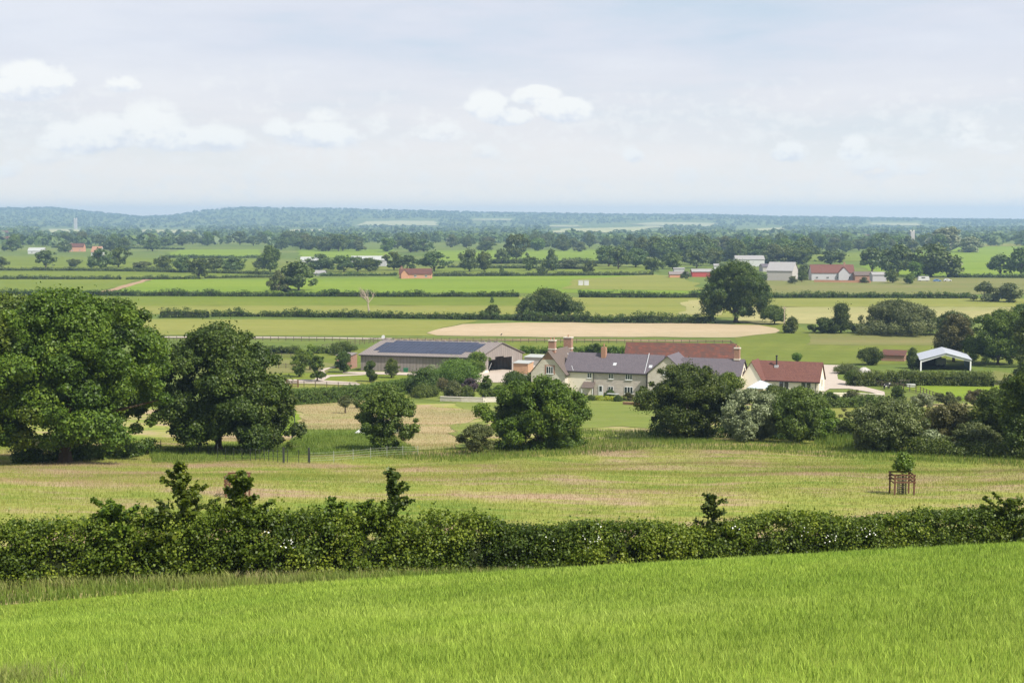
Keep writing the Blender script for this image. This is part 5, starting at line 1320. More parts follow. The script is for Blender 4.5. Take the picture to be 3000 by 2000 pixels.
mb = MB(); g0, g1 = Vector(BP(1, -.035, zev - .2)), Vector(BP(0, -.035, zev - .2)); mb.tube([g0, g1], [.09, .09], 6); mb.build('gutter', M['dark'], roof)
# solar array
def rp(s_, t): return BP(s_, t, zev + (zrd - zev) * t * 2 + .19)
def solar(sa, sb, ta, tb_):
    me = bpy.data.meshes.new('solar_array')
    pts = [rp(sa, ta), rp(sb, ta), rp(sb, tb_), rp(sa, tb_)]
    off = Vector(barn.location); low = [tuple(Vector(p) - off - Vector((0, 0, .05))) for p in pts]; pts = [tuple(Vector(p) - off) for p in pts]
    me.from_pydata(pts + low, [], [(0, 1, 2, 3), (7, 6, 5, 4), (0, 4, 5, 1), (1, 5, 6, 2), (2, 6, 7, 3), (3, 7, 4, 0)]); me.materials.append(M['solar'])
    uv = me.uv_layers.new(name='UVMap'); Lx = abs(sa - sb) * U_.length; Ly = (tb_ - ta) * 2 * math.hypot(V_.length / 2, zrd - zev)
    co = [(0, 0), (Lx, 0), (Lx, Ly), (0, Ly)]
    for k, l_ in enumerate(me.polygons[0].loop_indices): uv.data[l_].uv = co[k]
    o = bpy.data.objects.new('solar_array', me); link(o, barn)
solar(.94, .885, .12, .40); solar(.88, .45, .055, .46); solar(.446, .17, .055, .46); solar(.166, .10, .14, .42)
# things in and around the barn
dv = empty('weathervane', BP(.0, .5, zrd), 'thin weathervane pole with a small dark bird on the barn gable', 'weathervane')
q = BP(0.0, .5, zrd); mb = MB(); mb.tube([(q[0], q[1], zrd + .05), (q[0], q[1], zrd + 1.6)], [.035, .025], 6); mb.build('pole', M['rail'], dv)
mb = MB(); mb.tube([(q[0] - .22, q[1], zrd + 1.62), (q[0] - .05, q[1], zrd + 1.72), (q[0] + .12, q[1], zrd + 1.85), (q[0] + .2, q[1], zrd + 1.95)], [.02, .12, .1, .03], 7); mb.build('bird', M['dark'], dv)
dish = empty('satellite_dish', BP(1, .5, zrd), 'small white dish on the left end of the barn ridge', 'dish')
q = BP(1.0, .5, zrd); mb = MB(); mb.tube([(q[0], q[1], zrd - .2), (q[0], q[1], zrd + .55)], [.04, .04], 6); mb.build('mast', M['rail'], dish)
mb = MB(); mb.tube([(q[0] - .05, q[1] - .15, zrd + .6), (q[0] - .12, q[1] - .32, zrd + .66), (q[0] - .16, q[1] - .42, zrd + .7)], [.05, .3, .42], 12); mb.build('bowl', M['white'], dish)
q = BP(.62, 0, 0); q = (q[0] + .2, q[1] - 1.0, h1(q[0], q[1] - 1))
bn = empty('green_bin', q, 'small green bin at the foot of the barn wall', 'bin')
mb = MB(); mb.hexa([(q[0] - .4, q[1] - .35, q[2] - .1), (q[0] + .4, q[1] - .35, q[2] - .1), (q[0] + .4, q[1] + .35, q[2] - .1), (q[0] - .4, q[1] + .35, q[2] - .1)], [(q[0] - .5, q[1] - .42, q[2] + .85), (q[0] + .5, q[1] - .42, q[2] + .85), (q[0] + .5, q[1] + .42, q[2] + .85), (q[0] - .5, q[1] + .42, q[2] + .85)]); mb.build('body', M['greenplastic'], bn)
mb = MB(); mb.box(W, q[0] - .53, q[0] + .53, q[1] - .45, q[1] + .45, q[2] + .853, q[2] + .93); mb.build('lid', M['greenplastic'], bn)
q = BP(.06, .33, zg)
bt = empty('white_trailer', q, 'white tipped-up trailer just inside the barn opening', 'trailer')
mb = MB(); e = Vector((.28, .1, 0))
mb.hexa([(q[0] - .5, q[1] - .5, q[2] + .3), (q[0] + .1, q[1] - .5, q[2] + .15), (q[0] + .1, q[1] + .3, q[2] + .15), (q[0] - .5, q[1] + .3, q[2] + .3)],
        [(q[0] + .1, q[1] - .5, q[2] + 2.7), (q[0] + .6, q[1] - .5, q[2] + 2.6), (q[0] + .6, q[1] + .3, q[2] + 2.6), (q[0] + .1, q[1] + .3, q[2] + 2.7)]); mb.build('bed', M['white'], bt)
mb = MB(); mb.tube([(q[0] + .3, q[1] - .7, q[2] + .35), (q[0] + .3, q[1] + .5, q[2] + .35)], [.33, .33], 12); mb.build('wheel', M['dark'], bt)
mb = MB(); mb.tube([(q[0] + .35, q[1] - .1, q[2] + .3), (q[0] + 1.0, q[1] - .1, q[2] + 1.9)], [.07, .05], 6); mb.build('drawbar', M['white'], bt)

def small_shed(name, px, pyb, wpx, hpx, d, wall, roofm, label, cat='shed', Y=None, ang=TH, rise=.25, flat=True):
    G = g(px, pyb) if Y is None else (ray(px, pyb)[0] * Y, Y, h1(ray(px, pyb)[0] * Y, Y)); Yv = G[1]
    root = empty(name, G, label, cat); P = frame((G[0], G[1]), ang); w = wpx / F * Yv; hh = hpx / F * Yv
    if flat:
        mb = MB(); mb.box(P, -w / 2, w / 2, 0, d, G[2] - .6, G[2] + hh); mb.build('wall', M[wall], root)
        mb = MB(); mb.hexa([P(-w / 2 - .15, -.2, G[2] + hh + .003), P(w / 2 + .15, -.2, G[2] + hh + .003), P(w / 2 + .15, d + .15, G[2] + hh + rise), P(-w / 2 - .15, d + .15, G[2] + hh + rise)],
                           [P(-w / 2 - .15, -.2, G[2] + hh + .12), P(w / 2 + .15, -.2, G[2] + hh + .12), P(w / 2 + .15, d + .15, G[2] + hh + rise + .12), P(-w / 2 - .15, d + .15, G[2] + hh + rise + .12)]); mb.build('roof', M[roofm], root)
    return root, P, G, w, hh
r_, P_, G_, w_, h_ = small_shed('timber_shed', 1196, 856, 36, 25, 3.2, 'ply', 'pvc', 'orange plywood shed with a grey roof right of the barn doorway', Y=291)
mb = MB(); mb.box(P_, .2, 1.3, -.04, .02, G_[2], G_[2] + 1.9); mb.build('door', M['ply'], r_)
small_shed('stone_shed', 1226, 836, 46, 18, 4, 'concrete', 'pvc', 'long low grey shed between the barn and the farmhouse', Y=312)
small_shed('tarpaulin_stack', 1206, 832, 18, 12, 2.5, 'tarp', 'tarp', 'pinkish covered stack behind the orange shed', 'stack', Y=302)
small_shed('brick_shed', 790, 858, 36, 30, 4.0, 'brickred', 'fibre', 'low red-brown lean-to against the left end of the barn', Y=304, ang=math.radians(-12))
small_shed('stable', 2050, 845, 52, 13, 5, 'brickred', 'oldtile', 'low brown-red stable beyond the hedge, left of the open shelter', Y=322, rise=.8)
# gravel heap
G = g(1985, 856); cen = MB()
n_ = 24; V = []; Fx = []
for i in range(7):
    for j in range(n_):
        a = 6.283 * j / n_; r0 = 2.2 * (i / 6); V.append((r0 * math.cos(a), r0 * math.sin(a), 1.3 * (1 - (i / 6) ** 1.4) + (R.uniform(-.07, .07) if 0 < i else 0) - .1))
for i in range(6):
    for j in range(n_): Fx.append((i * n_ + j, i * n_ + (j + 1) % n_, (i + 1) * n_ + (j + 1) % n_, (i + 1) * n_ + j))
me = bpy.data.meshes.new('gravel_heap'); me.from_pydata(V, [], [f[::-1] for f in Fx]); me.materials.append(M['concrete']); me.update()
o = bpy.data.objects.new('gravel_heap', me); link(o); o.location = G; tag(o, 'grey gravel heap beside the track, behind the shelter hedge', 'gravel heap')

# ------------------------------------------------------------------ open-fronted steel shelter
SY = 298.0
def sh(px, py, Y=SY): return at(px, py, Y)
sx0, sx1 = sh(2115, 850)[0], sh(2229, 850)[0]; sgz = h1((sx0 + sx1) / 2, SY)
DX = 3.3; DYb = 14.0                         # back of the shelter is offset to the left
def SPt(x, d, z): return (x + DX * d / DYb, SY + d, z)
zse = ray(2115, 827)[1] * SY; zsr = ray(2172, 811)[1] * SY; xm = (sx0 + sx1) / 2
shel = empty('open_shelter', (xm, SY, sgz), 'open-fronted steel shelter with a pale grey pitched roof', 'shelter')
mb = MB()
for xa, za, xb, zb_ in ((sx0 - .3, zse, xm, zsr), (xm, zsr, sx1 + .3, zse)):
    lo = [SPt(xa, -.25, za), SPt(xb, -.25, zb_), SPt(xb, DYb + .2, zb_), SPt(xa, DYb + .2, za)]; mb.hexa(lo, [(p[0], p[1], p[2] + .1) for p in lo])
mb.build('roof', M['steel'], shel)
for d in (0, DYb / 2, DYb):
    for x in (sx0, sx1):
        mb = MB(); mb.hexa([SPt(x - .15, d - .1, sgz - .5), SPt(x + .15, d - .1, sgz - .5), SPt(x + .15, d + .1, sgz - .5), SPt(x - .15, d + .1, sgz - .5)], [SPt(x - .15, d - .1, zse - .02), SPt(x + .15, d - .1, zse - .02), SPt(x + .15, d + .1, zse - .02), SPt(x - .15, d + .1, zse - .02)])
        mb.build('post', M['whiteframe'], shel)
    mb = MB()
    for xa, za, xb, zb_ in ((sx0, zse, xm, zsr), (xm, zsr, sx1, zse)):
        mb.hexa([SPt(xa, d - .08, za - .5), SPt(xb, d - .08, zb_ - .35), SPt(xb, d + .08, zb_ - .35), SPt(xa, d + .08, za - .5)], [SPt(xa, d - .08, za - .02), SPt(xb, d - .08, zb_ - .02), SPt(xb, d + .08, zb_ - .02), SPt(xa, d + .08, za - .02)])
    mb.build('rafter', M['lead'], shel)
for x, sg in ((sx0 + .12, 1), (sx1 - .12, -1)):
    mb = MB(); mb.hexa([SPt(x, .15, sgz - .4), SPt(x + .05 * sg, .15, sgz - .4), SPt(x + .05 * sg, DYb, sgz - .4), SPt(x, DYb, sgz - .4)][::sg], [SPt(x, .15, zse - .1), SPt(x + .05 * sg, .15, zse - .1), SPt(x + .05 * sg, DYb, zse - .1), SPt(x, DYb, zse - .1)][::sg]); mb.build('side_cladding', M['bluesteel'], shel)
mb = MB(); mb.box(lambda a, b, z: SPt(a, b, z), sx0 + .3, sx0 + 5.2, DYb - .6, DYb - .45, sgz - .3, sgz + 2.0); mb.build('back_boarding', M['bark'], shel)
q = (xm + 1.6, SY + 9, h1(xm, SY + 7)); vn_ = empty('white_trailer', q, 'small white box trailer standing under the shelter', 'trailer')
mb = MB(); mb.box(W, q[0] - 1.0, q[0] + 1.0, q[1] - .6, q[1] + .6, q[2] + .5, q[2] + 1.9); mb.build('body', M['white'], vn_)
for s_ in (-1, 1):
    mb = MB(); mb.tube([(q[0] + .55 * s_, q[1] - .68, q[2] + .32), (q[0] + .55 * s_, q[1] - .5, q[2] + .32)], [.34, .34], 12); mb.build('wheel', M['dark'], vn_)

# ------------------------------------------------------------------ white cover behind the round tree, trough, calf
G = g(866, 996); root = empty('white_tent', (G[0], G[1] + 1.5, G[2]), 'low white canvas cover mostly hidden behind the rounded olive-green tree', 'canvas cover')
x, y, z = G[0], G[1] + 1.5, G[2]
mb = MB(); pts = [(-2.9, -1.2), (2.3, -1.0), (2.4, 1.2), (-2.6, 1.2)]
r0, r1 = (x - 1.5, y + .2, z + .8), (x + 1.4, y, z + 1.5); c_ = [(x + p[0], y + p[1], z - .05) for p in pts]
mb.poly([c_[0], c_[1], r1, r0]); mb.poly([c_[1], c_[2], r1]); mb.poly([c_[2], c_[3], r0, r1]); mb.poly([c_[3], c_[0], r0]); mb.poly([c_[3], c_[2], c_[1], c_[0]])
mb.build('canvas', M['whiteframe'], root)
for r_p in (r0, r1):
    mb = MB(); mb.tube([(r_p[0], r_p[1], z - .1), (r_p[0], r_p[1], r_p[2] + .12)], [.04, .03], 6); mb.build('pole', M['rail'], root)
G = g(2092, 889); root = empty('water_trough', G, 'white water trough at the foot of the shelter hedge', 'trough')
mb = MB(); x, y, z = G; mb.hexa([(x - .7, y - .3, z - .05), (x + .7, y - .3, z - .05), (x + .7, y + .3, z - .05), (x - .7, y + .3, z - .05)], [(x - .8, y - .38, z + .6), (x + .8, y - .38, z + .6), (x + .8, y + .38, z + .6), (x - .8, y + .38, z + .6)]); mb.build('tank', M['white'], root)
mb = MB(); mb.box(W, x - 1.9, x - 1.8, y, y + .1, z - .1, z + 1.3); mb.box(W, x - 2.2, x - .2, y - .02, y + .11, z + 1.22, z + 1.3); mb.build('rail', M['rail'], root)
G = g(2036, 894)
me = bpy.data.meshes.new('calf'); x, y, z = 0, 0, 0
vs = [(0, 0, .82), (.45, 0, .84), (-.45, 0, .80), (-.72, 0, 1.02), (-.95, 0, .98), (-1.08, 0, .86), (.6, 0, .78), (.68, 0, .4),
      (-.42, -.16, .5), (-.42, -.16, .24), (-.43, -.16, .02), (-.42, .16, .5), (-.42, .16, .24), (-.43, .16, .02),
      (.45, -.16, .55), (.52, -.16, .28), (.46, -.16, .02), (.45, .16, .55), (.52, .16, .28), (.46, .16, .02)]
es = [(0, 1), (0, 2), (2, 3), (3, 4), (4, 5), (1, 6), (6, 7), (2, 8), (8, 9), (9, 10), (2, 11), (11, 12), (12, 13), (1, 14), (14, 15), (15, 16), (1, 17), (17, 18), (18, 19)]
rs = [.27, .25, .24, .15, .13, .08, .05, .025, .1, .06, .055, .1, .06, .055, .12, .065, .055, .12, .065, .055]
me.from_pydata(vs, es, []); o = bpy.data.objects.new('calf', me); link(o); o.location = G; o.rotation_euler = (0, 0, math.radians(200))
sk = o.modifiers.new('skin', 'SKIN')
for i, r0 in enumerate(rs): me.skin_vertices[0].data[i].radius = (r0, r0)
me.skin_vertices[0].data[0].use_root = True
o.modifiers.new('sub', 'SUBSURF').render_levels = 2
t = NT('calf_coat'); nz = t.noise(t.coord(), 1.4, 1, .3); me.materials.append(t.surf(t.ramp(nz, [(.0, c3(.02, .02, .02)), (.52, c3(.02, .02, .02)), (.56, c3(.7, .68, .64)), (1, c3(.7, .68, .64))]), .8, .2))
tag(o, 'black and white calf standing by the fence above the track', 'calf')

# ------------------------------------------------------------------ fences
M['palewire'] = plain('galvanised_wire', c3(.3, .32, .26), .7, .3)
def fence(path, label, h_=1.15, gap=2.0, rails=3, mat='rail', pr=.06, px=True, name='rail_fence', wire=False, ymin=6.0, maxposts=100):
    P = [g(x, y, ymin)[:2] for x, y in path] if px else path
    P = np.array(P, float); seg = np.linalg.norm(np.diff(P, axis=0), axis=1); L = np.concatenate([[0], np.cumsum(seg)]); n = max(2, min(maxposts, int(round(L[-1] / gap)) + 1))
    ss = np.linspace(0, L[-1], n); X = np.interp(ss, L, P[:, 0]); Y = np.interp(ss, L, P[:, 1]); Z = H(X, Y)
    root = empty(name, (X[0], Y[0], Z[0]), label, 'fence')
    mb = MB(); mb.box(W, -pr, pr, -pr, pr, -.3, h_ + .08)
    me = bpy.data.meshes.new('post'); me.from_pydata(mb.v, [], mb.f); me.materials.append(M[mat]); me.update()
    for i in range(n):
        o = bpy.data.objects.new('post', me); link(o, root); o.location = (X[i] - X[0], Y[i] - Y[0], Z[i] - Z[0])
    for k in range(rails):
        mb = MB(); zz = h_ * (1 - k / rails * .9) - .06
        r_ = .05 if not wire else .009
        mb.tube([(X[i], Y[i] - pr - r_, Z[i] + zz) for i in range(n)], [r_] * n, 4); mb.build('rail', M[mat], root)
    return root
fence([(370, 782), (560, 782), (760, 784), (868, 786)], 'dark post and rail fence at the left behind the barn', 1.25, 2.1)
fence([(868, 786), (1100, 786.5), (1400, 789), (1678, 793)], 'long dark post and rail fence between the barn and the ripe field', 1.25, 2.1)
fence([(1678, 793), (1690, 803), (1700, 815)], 'fence corner returning towards the red-roofed barn', 1.25, 2.1)
fence([(868, 786), (800, 795), (740, 803)], 'fence running down behind the short hedge left of the barn', 1.25, 2.1)
fence([(560, 888), (690, 889), (760, 891), (830, 893)], 'pale post and rail fence along the gravel track', 1.1, 2.4, rails=2)
gt = g(662, 889); root = empty('field_gate', gt, 'dark timber gate in the fence below the gravel track', 'gate')
for dx in (-.2, 1.9):
    mb = MB(); mb.box(W, gt[0] + dx - .12, gt[0] + dx + .12, gt[1] - .5, gt[1] - .3, gt[2] - .2, gt[2] + 1.5); mb.build('post', M['newwood'], root)
for k in range(4):
    mb = MB(); mb.box(W, gt[0] - .05, gt[0] + 1.75, gt[1] - .44, gt[1] - .38, gt[2] + .25 + k * .3, gt[2] + .35 + k * .3); mb.build('rail', M['newwood'], root)
fence([(560, 822), (690, 823)], 'thin paddock fence in front of the short dark hedge', 1.1, 2.4)
fence([(640, 846), (690, 846)], 'short hurdle fence by the feathery young tree', 1.1, 1.6)
fence([(330, 1040), (420, 1036), (500, 1048)], 'iron estate fence in the shade between the big oaks', 1.1, 1.8, rails=4, mat='iron', pr=.03, wire=True, name='estate_fence')
fence([(500, 1055), (580, 1058), (640, 1062), (712, 1064)], 'iron estate fence at the meadow edge right of the big oaks', 1.05, 1.0, rails=4, mat='iron', pr=.025, wire=True, name='estate_fence')
fence([(712, 1064), (780, 1061), (850, 1053), (960, 1047)], 'pale wire fence curving towards the rounded olive-green tree', .95, 2.6, rails=4, mat='palewire', pr=.02, wire=True, name='wire_fence')
for px in (652, 710):
    G = g(px, 1063); mb = MB(); mb.box(W, G[0] - .08, G[0] + .08, G[1] - .18, G[1] - .02, G[2] - .3, G[2] + 1.35)
    o = mb.build('gate_post', M['iron']); tag(o, 'dark gate post in the iron fence, ' + ('left one of the pair' if px < 700 else 'right one where the pale wire fence starts'), 'gate post')
fence([(640, 935), (664, 944), (676, 962), (678, 985), (670, 1010)], 'curved iron estate fence beside the low hawthorn', 1.1, 1.1, rails=4, mat='iron', pr=.025, wire=True, name='estate_fence')
fence([(1990, 884), (2060, 893), (2110, 902), (2165, 922)], 'brown rail fence along the paddock right of the track', 1.15, 2.2)

# poles
def pole(px, b, t, label, r0=.13, arm=True):
    G = g(px, b); hh = (b - t) / F * G[1]; root = empty('utility_pole', G, label, 'utility pole')
    mb = MB(); mb.tube([(G[0], G[1], G[2] - .5), (G[0], G[1], G[2] + hh)], [r0, r0 * .75], 8); mb.build('pole', M['deadwood'], root)
    if arm: mb = MB(); mb.box(W, G[0] - .9, G[0] + .9, G[1] - .05, G[1] + .05, G[2] + hh - .6, G[2] + hh - .48); mb.build('crossarm', M['deadwood'], root)
pole(1801, 752, 703, 'wooden utility pole among bushes in the stubble field', .2)

# dead tree
def dead_tree(px, b, t, wpx, label):
    G = g(px, b); Y = G[1]; hh = (b - t) / F * Y; w = wpx / F * Y; root = empty('dead_tree', G, label, 'tree')
    r = random.Random(5); mt = MB(); mc = MB()
    mt.tube([(0, 0, -.3), (.2, 0, hh * .25), (-.1, .1, hh * .5), (.3, 0, hh * .8)], [.38, .3, .2, .06], 7)
    def br(p, d, L_, r0, lv):
        q = p + d * L_ * .5 + Vector((r.uniform(-.1, .1), r.uniform(-.1, .1), r.uniform(0, .1))) * L_; e = q + (d + Vector((r.uniform(-.4, .4), r.uniform(-.4, .4), r.uniform(.0, .5)))).normalized() * L_ * .5
        mc.tube([p, q, e], [r0, r0 * .7, r0 * .35], 4)
        if lv:
            for s_ in (q, e):
                for _ in range(2): br(s_, (d + Vector((r.uniform(-.9, .9), r.uniform(-.9, .9), r.uniform(-.1, .7)))).normalized(), L_ * .6, r0 * .5, lv - 1)
    for i in range(7):
        a = r.uniform(0, 6.28); f = r.uniform(.2, .75); br(Vector((0, 0, hh * f)), Vector((math.cos(a), math.sin(a) * .6, r.uniform(.4, 1))).normalized(), w * .3, .14, 2)
    for nm, m_ in (('trunk', mt), ('branches', mc)):
        me = bpy.data.meshes.new(nm); me.from_pydata(m_.v, [], m_.f); me.materials.append(M['deadwood']); me.update(); link(bpy.data.objects.new(nm, me), root)
dead_tree(846, 728, 668, 62, 'bare pale dead tree standing on the field hedge')

# ------------------------------------------------------------------ far buildings
def fbuild(name, px0, px1, base, eave, ridge, label, wall='greywall', roof='slate', cat='house', ang=0.0, d=7.0, wins=0, chim=(), Y=None):
    pm = (px0 + px1) / 2; G = g(pm, base) if Y is None else (ray(pm, base)[0] * Y, Y, h1(ray(pm, base)[0] * Y, Y)); Yv = G[1]
    w = (px1 - px0) / F * Yv; w = max(2, (w - abs(math.sin(ang)) * d) / math.cos(ang))
    root = empty(name, G, label, cat); P = frame((G[0], G[1]), ang)
    ze_ = G[2] + (base - eave) / F * Yv; zr_ = ray(pm, ridge)[1] * (Yv + d / 2)
    gable(root, P, -w / 2, w / 2, 0, d, G[2] - .5, ze_, max(zr_, ze_ + .5), wall=wall, roof=roof, ov=.3, verge=False)
    for i in range(wins):
        window(root, P, -w / 2 + w * (i + .5) / wins, 0, G[2] + .9, 1.3, 1.2, 2)
    for f in chim:
        c = -w / 2 + w * f; chimney(root, P, c - .5, c + .5, d / 2 - .4, d / 2 + .4, zr_ - .4, zr_ + 1.2, 1, bands=False)
    return root, P, G, w, ze_, zr_
r_, P_, G_, w_, e_, z_ = fbuild('cottage', 917, 991, 640, 629, 617, 'terracotta cottage with a brown tiled roof and left chimney, in the bright green field', 'pinkwall', 'oldtile', wins=3, chim=(.06,), d=8)
mb = MB(); gable(r_, P_, -w_ / 2 + 1.2, -w_ / 2 + 5.2, -2.2, 1.5, G_[2] - .5, e_, e_ + 2.4, axis='b', wall='pinkwall', roof='oldtile', ov=.2, verge=False, wallname='wall')
fbuild('long_barn', 806, 886, 612, 597, 588, 'right end of a long white-roofed farm range behind dark trees', 'greywall', 'pvc', 'barn', d=10, chim=(.97,))
fbuild('long_barn', 690, 730, 612, 598, 590, 'left end of a long white-roofed farm range behind dark trees', 'white', 'pvc', 'barn', d=8)
fbuild('grey_shed', 714, 746, 633, 628, 621, 'small low grey-roofed shed right of the big round field tree', 'greywall', 'sheetroof', 'shed', ang=-.3, d=6)
fbuild('farmhouse', 64, 101, 583, 576, 569, 'white farmhouse among trees near the left edge', 'white', 'pvc', d=8, wins=2)
fbuild('house', 158, 192, 578, 567, 559, 'pink house half hidden in trees left of centre far away', 'pinkwall', 'oldtile', d=8, wins=2)
fbuild('house', 206, 234, 588, 578, 566, 'white-walled house with a steep red roof', 'white', 'terracotta', d=7, ang=-.25)
fbuild('house', -8, 22, 556, 549, 543, 'pale house cut by the left edge, far away', 'white', 'redtile', d=8)
fbuild('house', -20, 18, 541, 535, 530, 'faint red-roofed house near the horizon at the left edge', 'white', 'redtile', d=9)
for i, px in enumerate((1334, 1347)):
    G = g(px, 656); root = empty('white_tank', G, 'left of two white box tanks in the bright field' if i == 0 else 'right of two white box tanks in the bright field', 'tank', 'white box tanks in the bright field')
    mb = MB(); mb.box(W, G[0] - 1.2, G[0] + 1.2, G[1] - 1, G[1] + 1, G[2], G[2] + 2.5); mb.build('body', M['white'], root)
    mb = MB(); mb.box(W, G[0] - 1.28, G[0] + 1.28, G[1] - 1.08, G[1] + 1.08, G[2] + 2.503, G[2] + 2.65); mb.build('lid', M['white'], root)
fbuild('red_shed', 1590, 1640, 636, 624, 618, 'red boarded farm shed left of the massive oak', 'redpaint', 'sheetroof', 'shed', d=8)
fbuild('outbuilding', 1538, 1582, 638, 630, 624, 'pale low outbuilding left of the red shed', 'pinkwall', 'fibre', 'shed', d=6)
fbuild('outbuilding', 1548, 1572, 634, 622, 615, 'taller grey outbuilding behind the pale low one', 'greywall', 'sheetroof', 'shed', Y=880, d=6)
fbuild('white_shed', 1690, 1756, 612, 596, 587, 'large white shed above the massive oak', 'white', 'sheetroof', 'shed', d=12)
fbuild('silo', 1640, 1652, 624, 610, 606, 'small pale silo left behind the massive oak', 'white', 'sheetroof', 'silo', d=3)
fbuild('hall', 1748, 1832, 645, 622, 602, 'pale concrete hall with a dark left roof right of the massive oak', 'concrete', 'sheetroof', 'hall', ang=-.35, d=20)
fbuild('shed', 1752, 1792, 630, 619, 606, 'dark-roofed shed behind the concrete hall', 'concrete', 'slate', 'shed', Y=920, d=14)
r_, P_, G_, w_, e_, z_ = fbuild('farmhouse', 1864, 1962, 644, 626, 608, 'long grey farmhouse with a bright red tiled roof', 'greywall', 'redtile', wins=4, chim=(.8,), d=8)
gable(r_, P_, w_ * .12, w_ * .36, -1.5, 3, G_[2] - .5, e_, e_ + 2.9, axis='b', wall='greywall', roof='redtile', ov=.2, verge=False)
fbuild('stable', 1964, 2004, 645, 632, 624, 'low dark red stable right of the long grey farmhouse', 'brickred', 'slateold', 'stable', d=7)
fbuild('shed', 2004, 2036, 647, 631, 625, 'grey box-like shed at the right end of the farm', 'greywall', 'sheetroof', 'shed', d=6)
wall_run('farm_wall', [(1870, 648), (1930, 649), (2000, 650)], 1.2, .5, 'pinkwall', 'low pinkish wall in front of the long grey farmhouse')
# church towers
for px, b, t, w, lab in ((174, 526, 503, 6, 'pale square church tower far off at the left'), (2095, 558, 531, 9, 'pale church tower behind the silvery willow'), (1030, 560, 548, 8, 'small white tower among the far woods')):
    G = g(px, b); Y = G[1]; k = Y / F; hh = (b - t) * k; ww = w * k / 2; root = empty('church_tower', G, lab, 'church tower')
    mb = MB(); mb.box(W, G[0] - ww, G[0] + ww, G[1] - ww, G[1] + ww, G[2] - 3, G[2] + hh); mb.build('tower', M['concrete'], root)
    mb = MB()
    for sx in (-1, 1):
        for sy in (-1, 1):
            x, y = G[0] + sx * ww * .8, G[1] + sy * ww * .8; mb.box(W, x - ww * .18, x + ww * .18, y - ww * .18, y + ww * .18, G[2] + hh + .01, G[2] + hh * 1.08)
    mb.build('pinnacles', M['render'], root)
# far village
VG = 'far village houses in front of the woods on the right'
r2 = random.Random(4)
for i in range(16):
    px = 1870 + i * 15 + r2.uniform(-4, 4); b = 549 + r2.uniform(-2, 3)
    rr_ = fbuild('house', px - r2.uniform(4, 8), px + r2.uniform(4, 8), b, b - 4.5, b - 8, 'tiny pale far-off house in the village beyond the tree belt', r2.choice(['white', 'pinkwall', 'render']), r2.choice(['slate', 'oldtile']), d=9)[0]
    rr_['group'] = VG
def vehicle(name, px, b, L_, hh, mat, label, cat, van=False):
    G = g(px, b); root = empty(name, G, label, cat); x, y, z = G
    mb = MB()
    if van:
        mb.hexa([(x - L_ / 2, y - 1, z + .45), (x + L_ / 2, y - 1, z + .45), (x + L_ / 2, y + 1, z + .45), (x - L_ / 2, y + 1, z + .45)], [(x - L_ / 2 + .25, y - .95, z + hh), (x + L_ / 2 - .4, y - .95, z + hh), (x + L_ / 2 - .4, y + .95, z + hh), (x - L_ / 2 + .25, y + .95, z + hh)])
    else:
        mb.hexa([(x - L_ / 2, y - .85, z + .3), (x + L_ / 2, y - .85, z + .3), (x + L_ / 2, y + .85, z + .3), (x - L_ / 2, y + .85, z + .3)], [(x - L_ / 2 + .1, y - .8, z + .85), (x + L_ / 2 - .15, y - .8, z + .85), (x + L_ / 2 - .15, y + .8, z + .85), (x - L_ / 2 + .1, y + .8, z + .85)])
        mb.hexa([(x - L_ * .38, y - .78, z + .853), (x + L_ * .28, y - .78, z + .853), (x + L_ * .28, y + .78, z + .853), (x - L_ * .38, y + .78, z + .853)], [(x - L_ * .28, y - .65, z + hh), (x + L_ * .12, y - .65, z + hh), (x + L_ * .12, y + .65, z + hh), (x - L_ * .28, y + .65, z + hh)])
    mb.build('body', M[mat], root)
    mb = MB(); mb.box(W, x - L_ * .22, x + L_ * .1, y - (.98 if van else .79), y - (.9 if van else .6), z + hh * .62, z + hh * .85); mb.build('window', M['glass'], root)
    for s_ in (-.3, .3):
        for t_ in (-.85, .7):
            mb = MB(); mb.tube([(x + L_ * s_, y + t_, z + .32), (x + L_ * s_, y + t_ + .18, z + .32)], [.33, .33], 10); mb.build('wheel', M['dark'], root)
M['bluecar'] = plain('blue_car_paint', c3(.1, .18, .32), .3, .5, var=.05)
vehicle('caravan', 2121, 646, 6.2, 2.7, 'white', 'white caravan parked right of the farm', 'caravan', van=True)
vehicle('parked_car', 2152, 647, 4.3, 1.5, 'bluecar', 'small blue car parked between the caravan and the white car', 'car')
vehicle('parked_car', 2176, 646, 4.3, 1.5, 'white', 'white car parked furthest right of the farm', 'car')

# ------------------------------------------------------------------ haze, light, sky, camera
def haze():
    mb = MB(); mb.box(W, -9700, 9700, -110, 12600, -38, 128)
    t = NT('haze'); v = t.n('VolumePrincipled'); v.inputs['Density'].default_value = HAZE
    v.inputs['Color'].default_value = (.50, .75, 1, 1); v.inputs['Anisotropy'].default_value = .15
    t.l(v.outputs[0], t.out.inputs['Volume'])
    o = mb.build('haze', t.m); tag(o, kind='stuff')
HAZE = 1.35e-4
haze()
SUN_EL, SUN_AZ = math.radians(50), math.radians(130)      # azimuth clockwise from +Y, so the sun is right and a little behind
sd = Vector((math.sin(SUN_AZ) * math.cos(SUN_EL), math.cos(SUN_AZ) * math.cos(SUN_EL), math.sin(SUN_EL)))
L = bpy.data.lights.new('sun', 'SUN'); L.energy = 4.2; L.angle = math.radians(.6); L.color = (1, .95, .87)
lo = bpy.data.objects.new('sun', L); COL.objects.link(lo); lo.rotation_euler = sd.to_track_quat('Z', 'Y').to_euler()

